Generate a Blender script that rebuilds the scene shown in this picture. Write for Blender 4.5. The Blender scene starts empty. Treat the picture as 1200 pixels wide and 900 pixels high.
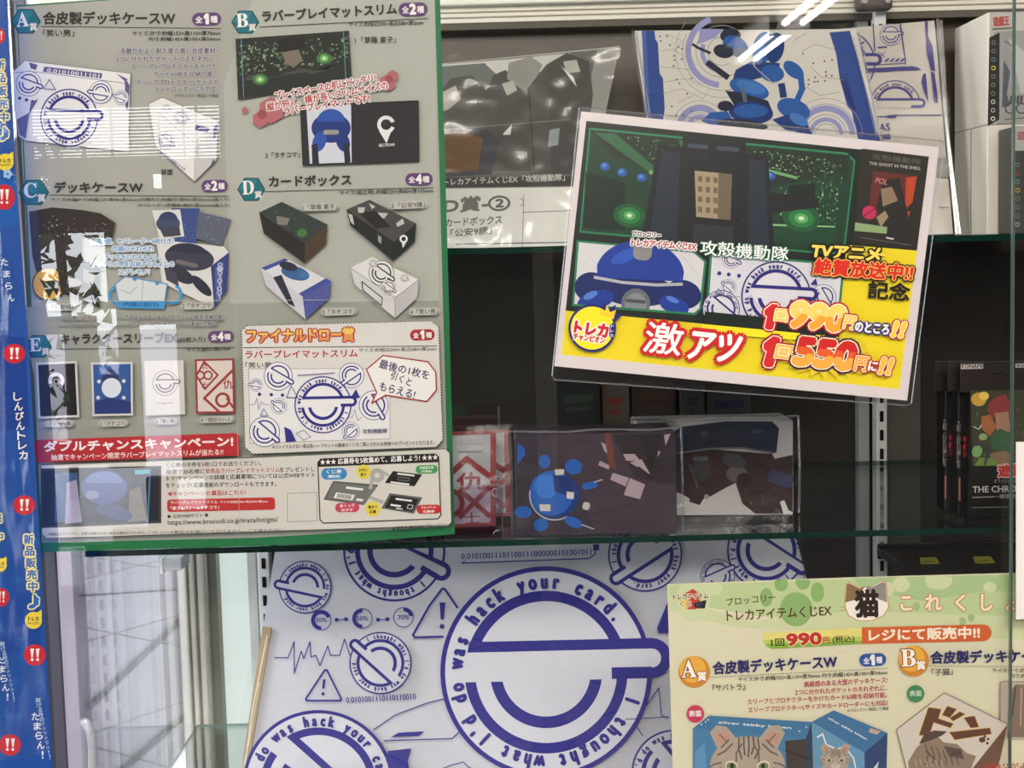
import bpy, bmesh, math, random
from mathutils import Vector, Matrix, noise
scene = bpy.context.scene
COL = scene.collection
random.seed(4)
# ---------------------------------------------------------------- camera
FPX = 1700.0; PITCH = math.radians(-5.3); ROLL = math.radians(-1.5)
CAM = Vector((0, -1.0, 1.45))
ROT = Matrix.Rotation(math.pi/2 + PITCH, 3, 'X') @ Matrix.Rotation(ROLL, 3, 'Z')
cd = bpy.data.cameras.new('camera'); cam = bpy.data.objects.new('camera', cd); COL.objects.link(cam)
cd.sensor_width = 36.0; cd.lens = FPX/1200*36.0; cd.clip_start = .02
cam.matrix_world = Matrix.Translation(CAM) @ ROT.to_4x4()
scene.camera = cam
# ---------------------------------------------------------------- view, world, lights
vs = scene.view_settings
vs.view_transform = 'Standard'; vs.look = 'None'; vs.gamma = 1; vs.use_curve_mapping = False; vs.exposure = 0.1
w = bpy.data.worlds.new('daylight'); scene.world = w; w.use_nodes = True
bg = w.node_tree.nodes['Background']; bg.inputs[0].default_value = (.9, .95, 1, 1); bg.inputs[1].default_value = 9.0
def area(name, loc, target, sx, sy, power, col):
    l = bpy.data.lights.new(name, 'AREA'); l.shape = 'RECTANGLE'; l.size = sx; l.size_y = sy; l.energy = power; l.color = col
    o = bpy.data.objects.new(name, l); COL.objects.link(o); o.location = loc
    o.rotation_euler = (Vector(target)-Vector(loc)).to_track_quat('-Z', 'Y').to_euler(); return o
area('ceiling_panel_light', (.35, -2.1, 2.56), (.1, -1.2, 1.2), 2.2, .5, 60, (1, .93, .83))
area('ceiling_panel_light', (-.5, -3.6, 2.56), (0, 0, 1.2), 2.0, .5, 84, (1, .94, .86))
area('window_daylight', (-3.2, -2.6, 1.6), (0, 0, 1.2), 1.2, 1.6, 28, (.85, .92, 1))
area('entrance_daylight', (-2.0, 4.6, 2.5), (-1.7, 4.4, 0), 3.0, 3.0, 225, (.9, .92, 1))
area('side_fill_light', (-1.25, .25, 1.75), (-.25, .55, 1.05), .5, .7, 21, (.97, 1, .98))  # added fill from the left to brighten the dim lower left corner
area('back_fill_light', (-1.4, 1.7, 1.8), (-.27, .44, 1.1), .8, .8, 100, (.97, 1, .98))  # added lamp out of view, backlights the pale back door
# ---------------------------------------------------------------- pixel rays
def ray(px, py):
    return (ROT @ Vector(((px-600)/FPX, -(py-450)/FPX, -1))).normalized()
def P(px, py, Y):
    d = ray(px, py); return CAM + d*((Y-CAM.y)/d.y)
def onZ(px, py, Z):
    d = ray(px, py); return CAM + d*((Z-CAM.z)/d.z)
class Plane:
    def __init__(s, p, n): s.p = p; s.n = n.normalized()
    def at(s, px, py, off=0):
        d = ray(px, py); return CAM + d*((s.p + s.n*off - CAM).dot(s.n)/d.dot(s.n))
def planeY(Y): return Plane(Vector((0, Y, 0)), Vector((0, -1, 0)))
def plane3(a, b, c):
    a, b, c = [P(*q) for q in (a, b, c)]
    n = (b-a).cross(c-a)
    return Plane(a, n if n.dot(CAM-a) > 0 else -n)
# ---------------------------------------------------------------- materials
MATS = {}
def lin(c):
    c = c/255.0
    return c/12.92 if c <= .04045 else ((c+.055)/1.055)**2.4
def mat(col, rough=.6, spec=.25, metal=0, key=None, grain=0.0, scale=200.0):
    k = (tuple(col), rough, spec, metal, grain)
    if k in MATS: return MATS[k]
    m = bpy.data.materials.new(key or 'ink_%02x%02x%02x' % tuple(int(v) for v in col)); m.use_nodes = True
    nt = m.node_tree; b = nt.nodes['Principled BSDF']
    rgb = tuple(lin(v) for v in col)
    b.inputs['Base Color'].default_value = rgb+(1,)
    b.inputs['Roughness'].default_value = rough; b.inputs['Specular IOR Level'].default_value = spec; b.inputs['Metallic'].default_value = metal
    if grain:
        tc = nt.nodes.new('ShaderNodeTexCoord'); nz = nt.nodes.new('ShaderNodeTexNoise'); nz.inputs['Scale'].default_value = scale; nz.inputs['Detail'].default_value = 4
        mx = nt.nodes.new('ShaderNodeMix'); mx.data_type = 'RGBA'
        nt.links.new(tc.outputs['Object'], nz.inputs['Vector']); nt.links.new(nz.outputs['Fac'], mx.inputs[0])
        mx.inputs[6].default_value = tuple(v*(1-grain) for v in rgb)+(1,); mx.inputs[7].default_value = tuple(min(1, v*(1+grain)) for v in rgb)+(1,)
        nt.links.new(mx.outputs[2], b.inputs['Base Color'])
    MATS[k] = m; return m
def glassy(name, fac, tint=(1, 1, 1), rough=0.0, bump=0.0, scale=60):
    m = bpy.data.materials.new(name); m.use_nodes = True; nt = m.node_tree; nt.nodes.clear()
    out = nt.nodes.new('ShaderNodeOutputMaterial'); mx = nt.nodes.new('ShaderNodeMixShader')
    tr = nt.nodes.new('ShaderNodeBsdfTransparent'); gl = nt.nodes.new('ShaderNodeBsdfGlossy')
    tr.inputs[0].default_value = tint+(1,); gl.inputs[0].default_value = (1, 1, 1, 1); gl.inputs['Roughness'].default_value = rough
    lw = nt.nodes.new('ShaderNodeLayerWeight'); lw.inputs[0].default_value = .12
    ma = nt.nodes.new('ShaderNodeMath'); ma.operation = 'MULTIPLY_ADD'; ma.use_clamp = True
    nt.links.new(lw.outputs['Fresnel'], ma.inputs[0]); ma.inputs[1].default_value = .6; ma.inputs[2].default_value = fac
    nt.links.new(ma.outputs[0], mx.inputs[0]); nt.links.new(tr.outputs[0], mx.inputs[1]); nt.links.new(gl.outputs[0], mx.inputs[2])
    if bump:
        tc = nt.nodes.new('ShaderNodeTexCoord'); nz = nt.nodes.new('ShaderNodeTexNoise'); nz.inputs['Scale'].default_value = scale; nz.inputs['Detail'].default_value = 3
        bp = nt.nodes.new('ShaderNodeBump'); bp.inputs['Strength'].default_value = bump; bp.inputs['Distance'].default_value = .004
        nt.links.new(tc.outputs['Object'], nz.inputs['Vector']); nt.links.new(nz.outputs['Fac'], bp.inputs['Height']); nt.links.new(bp.outputs[0], gl.inputs['Normal'])
    nt.links.new(mx.outputs[0], out.inputs[0]); return m
def emit(name, col, s):
    m = bpy.data.materials.new(name); m.use_nodes = True; nt = m.node_tree; nt.nodes.clear()
    out = nt.nodes.new('ShaderNodeOutputMaterial'); e = nt.nodes.new('ShaderNodeEmission'); e.inputs[0].default_value = col+(1,); e.inputs[1].default_value = s
    nt.links.new(e.outputs[0], out.inputs[0]); return m
GLASS = glassy('front_glass', .06)
SHELFGLASS = glassy('shelf_glass', .05, (.92, .95, .94))
SIDEGLASS = glassy('side_glass', .03, (.97, .97, .99))
FILM = glassy('clear_film', .008, (.985, .985, .985), .16)
ACRYL = glassy('clear_acrylic', .05, (.95, .94, .97), .05)
SLEEVE = glassy('laminate', .015, (.96, .96, .96), .25)
GEDGE = mat((14, 46, 38), .15, .5, key='green_glass_edge')
# ---------------------------------------------------------------- objects
def tag(o, label=None, cat=None, group=None, kind=None):
    for k, v in (('label', label), ('category', cat), ('group', group), ('kind', kind)):
        if v: o[k] = v
    return o
def thing(name, loc, label, cat, group=None):
    o = bpy.data.objects.new(name, None); COL.objects.link(o); o.location = loc; o.empty_display_size = .02
    return tag(o, label, cat, group)
def link(name, verts, faces, mi, mats, parent=None, smooth=False):
    L = Vector((0, 0, 0))
    if parent:
        q = parent
        while q: L = L + q.location; q = q.parent
    else:
        n = len(verts); L = Vector((sum(v[0] for v in verts)/n, sum(v[1] for v in verts)/n, min(v[2] for v in verts)))
    me = bpy.data.meshes.new(name)
    me.from_pydata([tuple(Vector(v)-L) for v in verts], [], faces)
    for m in mats: me.materials.append(m)
    me.polygons.foreach_set('material_index', mi)
    if smooth: me.polygons.foreach_set('use_smooth', [True]*len(me.polygons))
    me.update()
    o = bpy.data.objects.new(name, me); COL.objects.link(o)
    if parent: o.parent = parent
    else: o.location = L
    return o
class MB:
    """collects boxes, prisms, tubes into one mesh"""
    def __init__(s): s.v = []; s.f = []; s.mi = []; s.m = []
    def m_(s, m):
        if m not in s.m: s.m.append(m)
        return s.m.index(m)
    def add(s, vs, fs, m):
        b = len(s.v); s.v += [tuple(v) for v in vs]; k = s.m_(m)
        for f in fs: s.f.append([b+i for i in f]); s.mi.append(k)
    def box(s, x0, x1, y0, y1, z0, z1, m, bev=0.0):
        bm = bmesh.new(); bmesh.ops.create_cube(bm, size=1)
        for v in bm.verts: v.co = Vector(((x0+x1)/2+v.co.x*(x1-x0), (y0+y1)/2+v.co.y*(y1-y0), (z0+z1)/2+v.co.z*(z1-z0)))
        if bev: bmesh.ops.bevel(bm, geom=bm.edges[:], offset=bev, segments=2, affect='EDGES', profile=.5)
        bm.verts.index_update(); s.add([v.co.copy() for v in bm.verts], [[v.index for v in f.verts] for f in bm.faces], m); bm.free(); return s
    def prism(s, pts, vec, m, m2=None):
        n = len(pts); a = [Vector(p) for p in pts]; b = [p+Vector(vec) for p in a]
        s.add(a+b, [list(range(n))], m); base = len(s.v)-2*n; k = s.m_(m2 or m)
        s.f.append([base+n+i for i in reversed(range(n))]); s.mi.append(k)
        for i in range(n): s.f.append([base+i, base+n+i, base+n+(i+1) % n, base+(i+1) % n]); s.mi.append(k)
        return s
    def tube(s, path, r, m, seg=10):
        path = [Vector(p) for p in path]; rings = []
        for i, p in enumerate(path):
            t = (path[min(i+1, len(path)-1)]-path[max(i-1, 0)]).normalized()
            u = t.orthogonal().normalized() if i == 0 else (u - t*u.dot(t)).normalized()
            vv = t.cross(u)
            rings.append([p+(u*math.cos(2*math.pi*k/seg)+vv*math.sin(2*math.pi*k/seg))*r for k in range(seg)])
        fs = []
        for i in range(len(path)-1):
            for k in range(seg): fs.append([i*seg+k, i*seg+(k+1) % seg, (i+1)*seg+(k+1) % seg, (i+1)*seg+k])
        fs.append(list(range(seg))[::-1]); fs.append([(len(path)-1)*seg+k for k in range(seg)])
        s.add([q for rr in rings for q in rr], fs, m); return s
    def build(s, name, parent=None, smooth=False): return link(name, s.v, s.f, s.mi, s.m, parent, smooth)
# ---------------------------------------------------------------- lettering
_tc = bpy.data.curves.new('type', 'FONT'); _to = bpy.data.objects.new('type', _tc); COL.objects.link(_to)
GC = {}
def glyphs(text, bold=0.0, sp=1.0):
    k = (text, bold, sp)
    if text == '1': return [(0, .52), (.03, .40), (.15, .48), (.15, 0), (.31, 0), (.31, .70), (.17, .70)], [[0, 1, 2, 6], [6, 2, 3, 4, 5]], (0, .31, 0, .70)
    if k in GC: return GC[k]
    _tc.body = text; _tc.offset = bold; _tc.space_character = sp; _tc.resolution_u = 2 if len(text) > 3 else 3
    dg = bpy.context.evaluated_depsgraph_get(); dg.update()
    me = bpy.data.meshes.new_from_object(_to.evaluated_get(dg))
    vs_ = [(v.co.x, v.co.y) for v in me.vertices]; fs_ = [list(p.vertices) for p in me.polygons]
    bpy.data.meshes.remove(me)
    GC[k] = (vs_, fs_, (min(v[0] for v in vs_), max(v[0] for v in vs_), min(v[1] for v in vs_), max(v[1] for v in vs_)))
    return GC[k]
def lerp(a, b, t): return (a[0]+(b[0]-a[0])*t, a[1]+(b[1]-a[1])*t)
def qm(q, u, v): return lerp(lerp(q[0], q[1], u), lerp(q[3], q[2], u), v)     # u right, v down
def ell(cx, cy, rx, ry=None, rot=0, a0=0, a1=360, n=None):
    ry = rx if ry is None else ry; n = n or max(10, min(48, int(rx*1.6)+8)); c, s_ = math.cos(math.radians(rot)), math.sin(math.radians(rot))
    full = a1-a0 >= 360; pts = []
    for i in range(n if full else n+1):
        a = math.radians(a0+(a1-a0)*i/n); x, y = rx*math.cos(a), ry*math.sin(a); pts.append((cx+x*c-y*s_, cy+x*s_+y*c))
    return pts
def rr(x0, y0, x1, y1, h, r=None):
    """rounded bar: (x0,y0)-(x1,y1) centre line of the two ends, height h"""
    dx, dy = x1-x0, y1-y0; L = math.hypot(dx, dy); a = math.degrees(math.atan2(dy, dx)); r = h/2 if r is None else r
    cx, cy = (x0+x1)/2, (y0+y1)/2; pts = []
    for sx, sy, b in ((1, 1, 0), (-1, 1, 90), (-1, -1, 180), (1, -1, 270)):
        pts += ell(sx*(L/2-r), sy*(h/2-r), r, r, 0, b, b+90, 5)
    c, s_ = math.cos(math.radians(a)), math.sin(math.radians(a))
    return [(cx+x*c-y*s_, cy+x*s_+y*c) for x, y in pts]
class Sheet:
    """printed matter on a plane; drawn in the photograph's pixel frame and laid on the plane where it stands"""
    STEP = 7e-6
    def __init__(s, root, plane, off=0.0): s.root = root; s.pl = plane; s.k = 0; s.off = off; s.parts = {}; s.order = []; s.cur = None; s.paper = {}
    clip = None
    def A(s, x, y, o=0):
        if s.clip: x, y = s.clip(x, y)
        return s.pl.at(x, y, o)
    def part(s, name):
        s.cur = MB(); s.order.append((name, s.cur)); return s
    def nx(s): s.k += 1; return s.off + s.k*s.STEP
    def face(s, pts, m):
        o = s.nx(); s.cur.add([s.A(x, y, o) for x, y in pts], [list(range(len(pts)))], m)
    def poly(s, pts, c): s.face(pts, mat(c)); return s
    def slab(s, pts, c, th=.0006, grain=.03, m=None):
        m = m or mat(c, .5, .3, grain=grain, scale=40); o = s.nx()
        s.cur.prism([s.A(x, y, o) for x, y in pts], -s.pl.n*th, m)
    def ring(s, cx, cy, r0, r1, c, a0=0, a1=360, rot=0, sy=1.0, n=None):
        n = n or max(16, min(72, int(r1*1.2)+14)); o = s.nx(); a = ell(cx, cy, r0, r0*sy, rot, a0, a1, n); b = ell(cx, cy, r1, r1*sy, rot, a0, a1, n)
        k = len(a); full = a1-a0 >= 360
        s.cur.add([s.A(x, y, o) for x, y in a+b], [[i, (i+1) % k, k+(i+1) % k, k+i] for i in range(k if full else k-1)], mat(c)); return s
    def line(s, pts, wd, c, closed=False):
        o = s.nx(); V = []; F = []
        if closed: pts = list(pts)+[pts[0]]
        for (x0, y0), (x1, y1) in zip(pts, pts[1:]):
            L = math.hypot(x1-x0, y1-y0) or 1; ux, uy = (x1-x0)/L*wd/2, (y1-y0)/L*wd/2; nx_, ny = -uy, ux; b = len(V)
            V += [(x0-ux*.6+nx_, y0-uy*.6+ny), (x1+ux*.6+nx_, y1+uy*.6+ny), (x1+ux*.6-nx_, y1+uy*.6-ny), (x0-ux*.6-nx_, y0-uy*.6-ny)]; F.append([b, b+1, b+2, b+3])
        s.cur.add([s.A(x, y, o+(i//4)*1.5e-6) for i, (x, y) in enumerate(V)], F, mat(c)); s.k += len(V)//4*.2; return s
    def bits(s, quads, c):
        o = s.nx(); V = []; F = []
        for i, q in enumerate(quads): F.append(list(range(len(V), len(V)+len(q)))); V += [s.A(x, y, o+(i % 12)*1.5e-6) for x, y in q]
        s.cur.add(V, F, mat(c)); s.k += 2; return s
    def dots(s, pts, r, c): return s.bits([ell(x, y, r, n=6) for x, y in pts], c)
    def t(s, text, x0, y0, x1, y1, h, c, b=0.012, o=None, sk=0.0, o2=None, low=None):
        b = b+.02 if b >= .02 and h >= 11 else b+.008; g = 0.0; L_ = h*.40 if text == '1' else 0; vs_, fs_, _ = glyphs(text, g); bx = glyphs(text, 0.0)[2]
        dx, dy = x1-x0, y1-y0; L = math.hypot(dx, dy); ux, uy = dx/L, dy/L
        if L_ and L_ < L: x0 += ux*(L-L_)/2; y0 += uy*(L-L_)/2; L = L_
        sx = L/(bx[1]-bx[0]); sy = h/(bx[3]-bx[2])
        pts = []
        for x, y in vs_:
            X = (x-bx[0])*sx; Y = (y-bx[2])*sy; X += Y*sk
            pts.append((x0+X*ux+Y*uy, y0+X*uy-Y*ux))
        for oo in (o2, o):
            if oo:
                s.spread(pts, fs_, oo[1]+max(0, b-g)*sy*.8, oo[0], 10)
        if b > .003: s.spread(pts, fs_, b*sy*.85, c, 4 if h < 9 else 7)
        z = s.nx(); s.cur.add([s.A(x, y, z) for x, y in pts], fs_, mat(c))
        for frac, c2 in (low or ()):                     # printed colour change in the lower part of the letters
            lim = bx[2]+(bx[3]-bx[2])*frac; V = []; F = []
            for f in fs_:
                q = []
                for (xa, ya), (xb, yb) in zip([vs_[i] for i in f], [vs_[i] for i in f[1:]+f[:1]]):
                    if ya <= lim: q.append((xa, ya))
                    if (ya <= lim) != (yb <= lim): q.append((xa+(xb-xa)*(lim-ya)/(yb-ya), lim))
                if len(q) > 2: F.append(list(range(len(V), len(V)+len(q)))); V += q
            P2 = []
            for x, y in V:
                X = (x-bx[0])*sx; Y = (y-bx[2])*sy; X += Y*sk; P2.append((x0+X*ux+Y*uy, y0+X*uy-Y*ux))
            if b > .003: s.spread(P2, F, b*sy*.8, c2, 7)
            z = s.nx(); s.cur.add([s.A(x, y, z) for x, y in P2], F, mat(c2))
        return s
    def spread(s, pts, fs_, r, c, n):
        for i in range(n):
            a = 2*math.pi*i/n; z = s.nx()-s.STEP*.55*i; s.cur.add([s.A(x+r*math.cos(a), y+r*math.sin(a), z) for x, y in pts], fs_, mat(c))
        s.k -= n*.5
    def vt(s, text, x0, y0, x1, y1, size, c, b=.012, o=None, k=1.0):
        n = len(text)
        for i, ch in enumerate(text):
            if ch == ' ': continue
            x, y = lerp((x0, y0), (x1, y1), (i+.5)/n); h = size*(.62 if ch in 'ゅょっクワ' and size < 6 else .9)
            kk = k*.2 if ch == '!' else k; s.t(ch, x-h*kk/2, y+h/2, x+h*kk/2, y+h/2, h, c, b, o)
        return s
    def arc_text(s, text, cx, cy, r, h, a0, a1, c, rot=0, b=.0, narrow=.70):
        z = s.nx(); m = mat(c); n = len(text)
        for i, ch in enumerate(text):
            if ch == ' ': continue
            vs_, fs_, bx = glyphs(ch, b); a = math.radians(rot + a0 + (a1-a0)*(i+.5)/n); ca, sa = math.cos(a), math.sin(a); w_ = (bx[0]+bx[1])/2
            pts = []
            for x, y in vs_:
                X = (x-w_)*h*narrow*1.35; R = r + y*h*1.35
                pts.append((cx + R*sa + X*ca, cy - R*ca + X*sa))
            s.cur.add([s.A(x, y, z) for x, y in pts], fs_, m)
            if r > 12: s.spread(pts, fs_, r*.014, c, 6)
        return s
    def badge(s, cx, cy, r, rot, c, bgc, text=True, half=False):
        """round printed badge: lettered rim, thick ring, band across"""
        R = lambda x, y: (cx+r*(x*math.cos(math.radians(rot))-y*math.sin(math.radians(rot))), cy+r*(x*math.sin(math.radians(rot))+y*math.cos(math.radians(rot))))
        lo = (180, 360) if half else (0, 360)
        s.poly(ell(cx, cy, r, r, rot, *lo, n=40), bgc)
        s.ring(cx, cy, r*.955, r, c, *lo, rot=rot)
        s.ring(cx, cy, r*.67, r*.77, c, *lo, rot=rot)
        if not half: s.ring(cx, cy, r*.42, r*.53, c, 8, 172, rot=rot)
        s.poly([R(*p) for p in [(-.80, -.30), (1.0, -.30)] + ell(1.0, -.11, .19, .19, 0, -90, 90, 10) + [(1.0, .08), (-.80, .08)]], bgc)
        s.poly([R(*p) for p in [(-.72, -.30), (1.0, -.30), (1.0, -.20), (-.74, -.20)]], c)
        s.poly([R(*p) for p in [(.62, -.03), (1.0, -.03), (1.0, .08), (.62, .08)]], c)
        o = s.nx(); a = [R(*p) for p in ell(1.0, -.11, .09, .09, 0, -90, 90, 10)]; b_ = [R(*p) for p in ell(1.0, -.11, .19, .19, 0, -90, 90, 10)]
        s.cur.add([s.A(x, y, o) for x, y in a+b_], [[i, i+1, 12+i, 11+i] for i in range(10)], mat(c))
        if text:
            if half: s.arc_text('was hack your card.', cx, cy, r*.795, r*.14, -72, 60, c, rot)
            else: s.arc_text("I thought what I'd do was hack your card.", cx, cy, r*.795, r*.14, 106, 417, c, rot)
        return s
    def city(s, q, n, cols, seed, lo=0.0, hi=1.0):
        rnd = random.Random(seed)
        for c in cols:
            B = []
            for _ in range(n):
                u = rnd.random(); v = lo+(hi-lo)*rnd.random(); a = .007+.016*rnd.random(); b = .012+.036*rnd.random()
                B.append([qm(q, u, v), qm(q, min(1, u+a), v), qm(q, min(1, u+a), min(1, v+b)), qm(q, u, min(1, v+b))])
            s.bits(B, c)
        return s
    def film(s, q, name='plastic_sleeve', amp=.0012, lift=.003, n=26, seed=0, m=None, rim=True, freq=30, fold=0.6):
        V = []; F = []; rnd = random.Random(seed); ph = Vector((rnd.random()*50, rnd.random()*50, rnd.random()*50))
        for j in range(n+1):
            for i in range(n+1):
                u, v = i/n, j/n; p = s.pl.at(*qm(q, u, v), 0); e = max(abs(u-.5), abs(v-.5))*2
                h = noise.noise(p*freq+ph)*amp + abs(noise.noise(p*freq*2.3+ph))*amp*fold
                V.append(p + s.pl.n*(lift + h*(.5+e)))
        for j in range(n):
            for i in range(n): a = j*(n+1)+i; F.append([a, a+1, a+n+2, a+n+1])
        o = link(name, V, F, [0]*len(F), [m or FILM], s.root, True); o['label'] = 'clear crinkled plastic sleeve'
        return o
    def done(s):
        for name, mb in s.order:
            if mb.f: mb.build(name, s.root)
BLUE = (44, 40, 128); K = (28, 24, 22); WH = (236, 232, 226)
# ================================================================ the room
def struct(mb, name, smooth=False): return tag(mb.build(name, None, smooth), kind='structure')
def tile_mat(name, c1, c2, size, rot):
    m = bpy.data.materials.new(name); m.use_nodes = True; nt = m.node_tree; b = nt.nodes['Principled BSDF']
    tc = nt.nodes.new('ShaderNodeTexCoord'); mp = nt.nodes.new('ShaderNodeMapping'); mp.inputs['Rotation'].default_value[2] = rot
    br = nt.nodes.new('ShaderNodeTexBrick'); br.inputs['Scale'].default_value = 1; br.offset = 0.0
    for k, v in (('Color1', c1), ('Color2', c2), ('Mortar', (.10, .10, .11))): br.inputs[k].default_value = v+(1,)
    br.inputs['Mortar Size'].default_value = .006; br.inputs['Brick Width'].default_value = size; br.inputs['Row Height'].default_value = size
    nz = nt.nodes.new('ShaderNodeTexNoise'); nz.inputs['Scale'].default_value = 3; mx = nt.nodes.new('ShaderNodeMix'); mx.data_type = 'RGBA'; mx.blend_type = 'MULTIPLY'; mx.inputs[0].default_value = .35
    nt.links.new(tc.outputs['Object'], mp.inputs[0]); nt.links.new(mp.outputs[0], br.inputs[0]); nt.links.new(tc.outputs['Object'], nz.inputs[0])
    nt.links.new(br.outputs[0], mx.inputs[6]); nt.links.new(nz.outputs[0], mx.inputs[7]); nt.links.new(mx.outputs[2], b.inputs[0])
    b.inputs['Roughness'].default_value = .25; return m
M_FLOOR = tile_mat('floor_tile', (.54, .53, .585), (.51, .50, .555), .9, .62)
M_WALL = mat((120, 112, 104), .7, .2, key='wall_paint', grain=.05, scale=8)
M_DARK = mat((52, 45, 40), .6, .2, key='dark_panel', grain=.08, scale=30)
M_CEIL = mat((150, 146, 140), .8, .1, key='ceiling_board', grain=.04, scale=6)
struct(MB().box(-4.2, 4.2, -10.2, 8.2, -.1, 0, M_FLOOR), 'floor')
struct(MB().box(-4.2, 4.2, -10.2, 8.2, 2.6, 2.7, M_CEIL), 'ceiling')
struct(MB().box(-4.3, -4.2, -5, 8.2, 0, 2.6, M_WALL), 'wall_left')
struct(MB().box(4.2, 4.3, -10.2, 8.2, 0, 2.6, M_DARK), 'wall_right')
struct(MB().box(-4.2, 4.2, 8.1, 8.2, 0, 2.6, mat((205, 203, 205), .7, .2, key='pale_wall')), 'wall_back')
struct(MB().box(-1.0, 4.2, -10.3, -10.2, 0, 2.6, M_DARK), 'wall_rear')
struct(MB().box(-1.0, -.9, -10.2, -5.1, 0, 2.6, M_DARK), 'wall_side')
# the shop front behind the photographer: dark wall with openings to the bright street
YF = -5.0
def mir(px, py): p = P(px, py, -YF); return p.x, p.z
OPEN = [(35, 122, 187, 186), (187, 120, 256, 186), (43, 205, 58, 221), (176, 203, 189, 221), (46, 272, 122, 372), (112, 362, 136, 440),
        (52, 392, 78, 520), (168, 380, 206, 560), (48, 545, 128, 640), (128, 548, 170, 620), (206, 560, 240, 600), (-15, 262, 30, 398), (-14, 536, 22, 562), (66, 640, 100, 690)]
rects = []
for x0, y0, x1, y1 in OPEN:
    a, b = mir(x0, y1), mir(x1, y0); rects.append((a[0], b[0], max(.04, a[1]), b[1]))
xs = sorted({-4.3, -.9} | {r[0] for r in rects} | {r[1] for r in rects}); zs = sorted({0.0, 2.6} | {r[2] for r in rects} | {r[3] for r in rects})
mb = MB()
for i in range(len(xs)-1):
    for j in range(len(zs)-1):
        cx, cz = (xs[i]+xs[i+1])/2, (zs[j]+zs[j+1])/2
        if not any(r[0] < cx < r[1] and r[2] < cz < r[3] for r in rects): mb.box(xs[i], xs[i+1], YF-.06, YF, zs[j], zs[j+1], M_DARK)
struct(mb, 'wall_shopfront')
# blinds in the two upper openings
for k, r in enumerate(rects[:2]):
    mb = MB(); n = 15
    for i in range(n):
        z = r[2]+(r[3]-r[2])*(i+.5)/n; mb.box(r[0], r[1], YF+.004, YF+.006, z-.0045, z+.0045, mat((70, 66, 60), .5))
    for f in (.42, .63): x = r[0]+(r[1]-r[0])*f; mb.box(x-.006, x+.006, YF+.006, YF+.009, r[2], r[3], mat((120, 116, 110)))
    struct(mb, 'window_%d' % (k+1))
# the street beyond the openings
struct(MB().box(-14, 6, -30, YF-.08, -.15, -.05, mat((188, 182, 196), .8, .1, key='pavement', grain=.06, scale=2)), 'ground')
bush = thing('hedge', (-2.9, -7.9, -.05), 'green hedge out on the street, mirrored faintly in the case glass', 'hedge')
mb = MB(); rnd = random.Random(3)
for i in range(420):
    c = Vector((-3.1+.7*rnd.random(), -8+.5*rnd.random(), .3+1.9*rnd.random())); a = [c+Vector((rnd.uniform(-.07, .07), rnd.uniform(-.07, .07), rnd.uniform(-.07, .07))) for _ in range(3)]
    mb.add(a, [[0, 1, 2]], mat((92+rnd.randrange(60), 138, 70)) if i % 7 == 0 else mat((110, 150, 84)))
tag(mb.build('foliage', bush)); mb = MB()
for x in (-3.0, -2.7): mb.tube([(x, -7.8, -.05), (x+.02, -7.8, .9), (x, -7.75, 1.8)], .03, mat((90, 70, 50)))
mb.build('stem', bush)
# fluorescent fixtures on the ceiling, mirrored at the upper right of the glass
def tubes(y0, y1, lab):
    t = thing('ceiling_lamp', (1.36, (y0+y1)/2, 2.46), lab, 'ceiling lamp', 'twin tube ceiling lamps')
    MB().box(1.22, 1.50, y0-.03, y1+.03, 2.535, 2.598, mat((190, 186, 180)), .01).build('housing', t)
    for dx in (-.042, .042): MB().tube([(1.36+dx, y0, 2.47), (1.36+dx, y1, 2.47)], .017, LAMP).build('tube', t)
    for yy in (y0-.012, y1+.012): MB().box(1.28, 1.44, yy-.012, yy+.012, 2.44, 2.54, mat((210, 206, 200)), .004).build('socket', t)
LAMP = emit('fluorescent', (1, .98, .94), 15)
tubes(-7.2, -6.1, 'farther twin tube ceiling lamp, mirrored as white bars on the blue striped pack')
tubes(-5.9, -4.75, 'nearer twin tube ceiling lamp, mirrored as white bars on the cream top rail')
SLOT_ = mat((30, 28, 26), .8, .1)
t = thing('grey_post', (.094, -3.03, 0), 'speckled grey post across the aisle, mirrored in the dark glass left of the tilted card', 'post')
mb = MB(); mb.box(.066, .122, -3.05, -3.0, .02, 2.0, mat((128, 126, 120), .5, .3, grain=.1, scale=60), .002)
for k_ in range(60):
    for x_ in (.08, .094, .108): mb.box(x_-.002, x_+.002, -3.001, -2.9995, .35+k_*.026, .354+k_*.026, SLOT_)
mb.build('upright', t); MB().box(.03, .158, -3.12, -2.94, 0, .02, mat((90, 88, 84), .5), .003).build('foot', t)
# door leaf beyond the side glass; lilac stile stands in for a bright reflection
DY = 1.25
d0, d1 = P(70, 770, DY), P(97, 770, DY)
dr = tag(bpy.data.objects.new('door_1', None), kind='structure'); COL.objects.link(dr); dr.location = (d0.x, DY, 0)
LIL = mat((156, 148, 163), .35, .4, key='lilac_reflection_white')
MB().box(d0.x, d1.x, DY, DY+.04, 0, 2.1, LIL, .006).build('stile', dr)
MB().box(d0.x-.9, d0.x-.84, DY, DY+.04, 0, 2.1, LIL, .006).build('stile', dr)
MB().box(d0.x-.84, d0.x, DY, DY+.04, 0, .1, LIL, .004).build('bottom_rail', dr)
MB().box(d0.x-.84, d0.x, DY, DY+.04, 2.02, 2.1, LIL, .004).build('top_rail', dr)
MB().box(d0.x-.84, d0.x, DY+.017, DY+.023, .1, 2.02, SIDEGLASS).build('pane', dr)
h = [P(px, py, DY-.10) for px, py in ((103, 850), (107, 862), (109, 880), (109, 900), (107, 925), (102, 945))]
h = [P(99, 846, DY)] + h + [P(98, 950, DY)]
o = MB().tube(h, .0075, mat((238, 236, 236), .3, .5), 12).build('handle', dr, True); o['label'] = 'white curved door handle'
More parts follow.
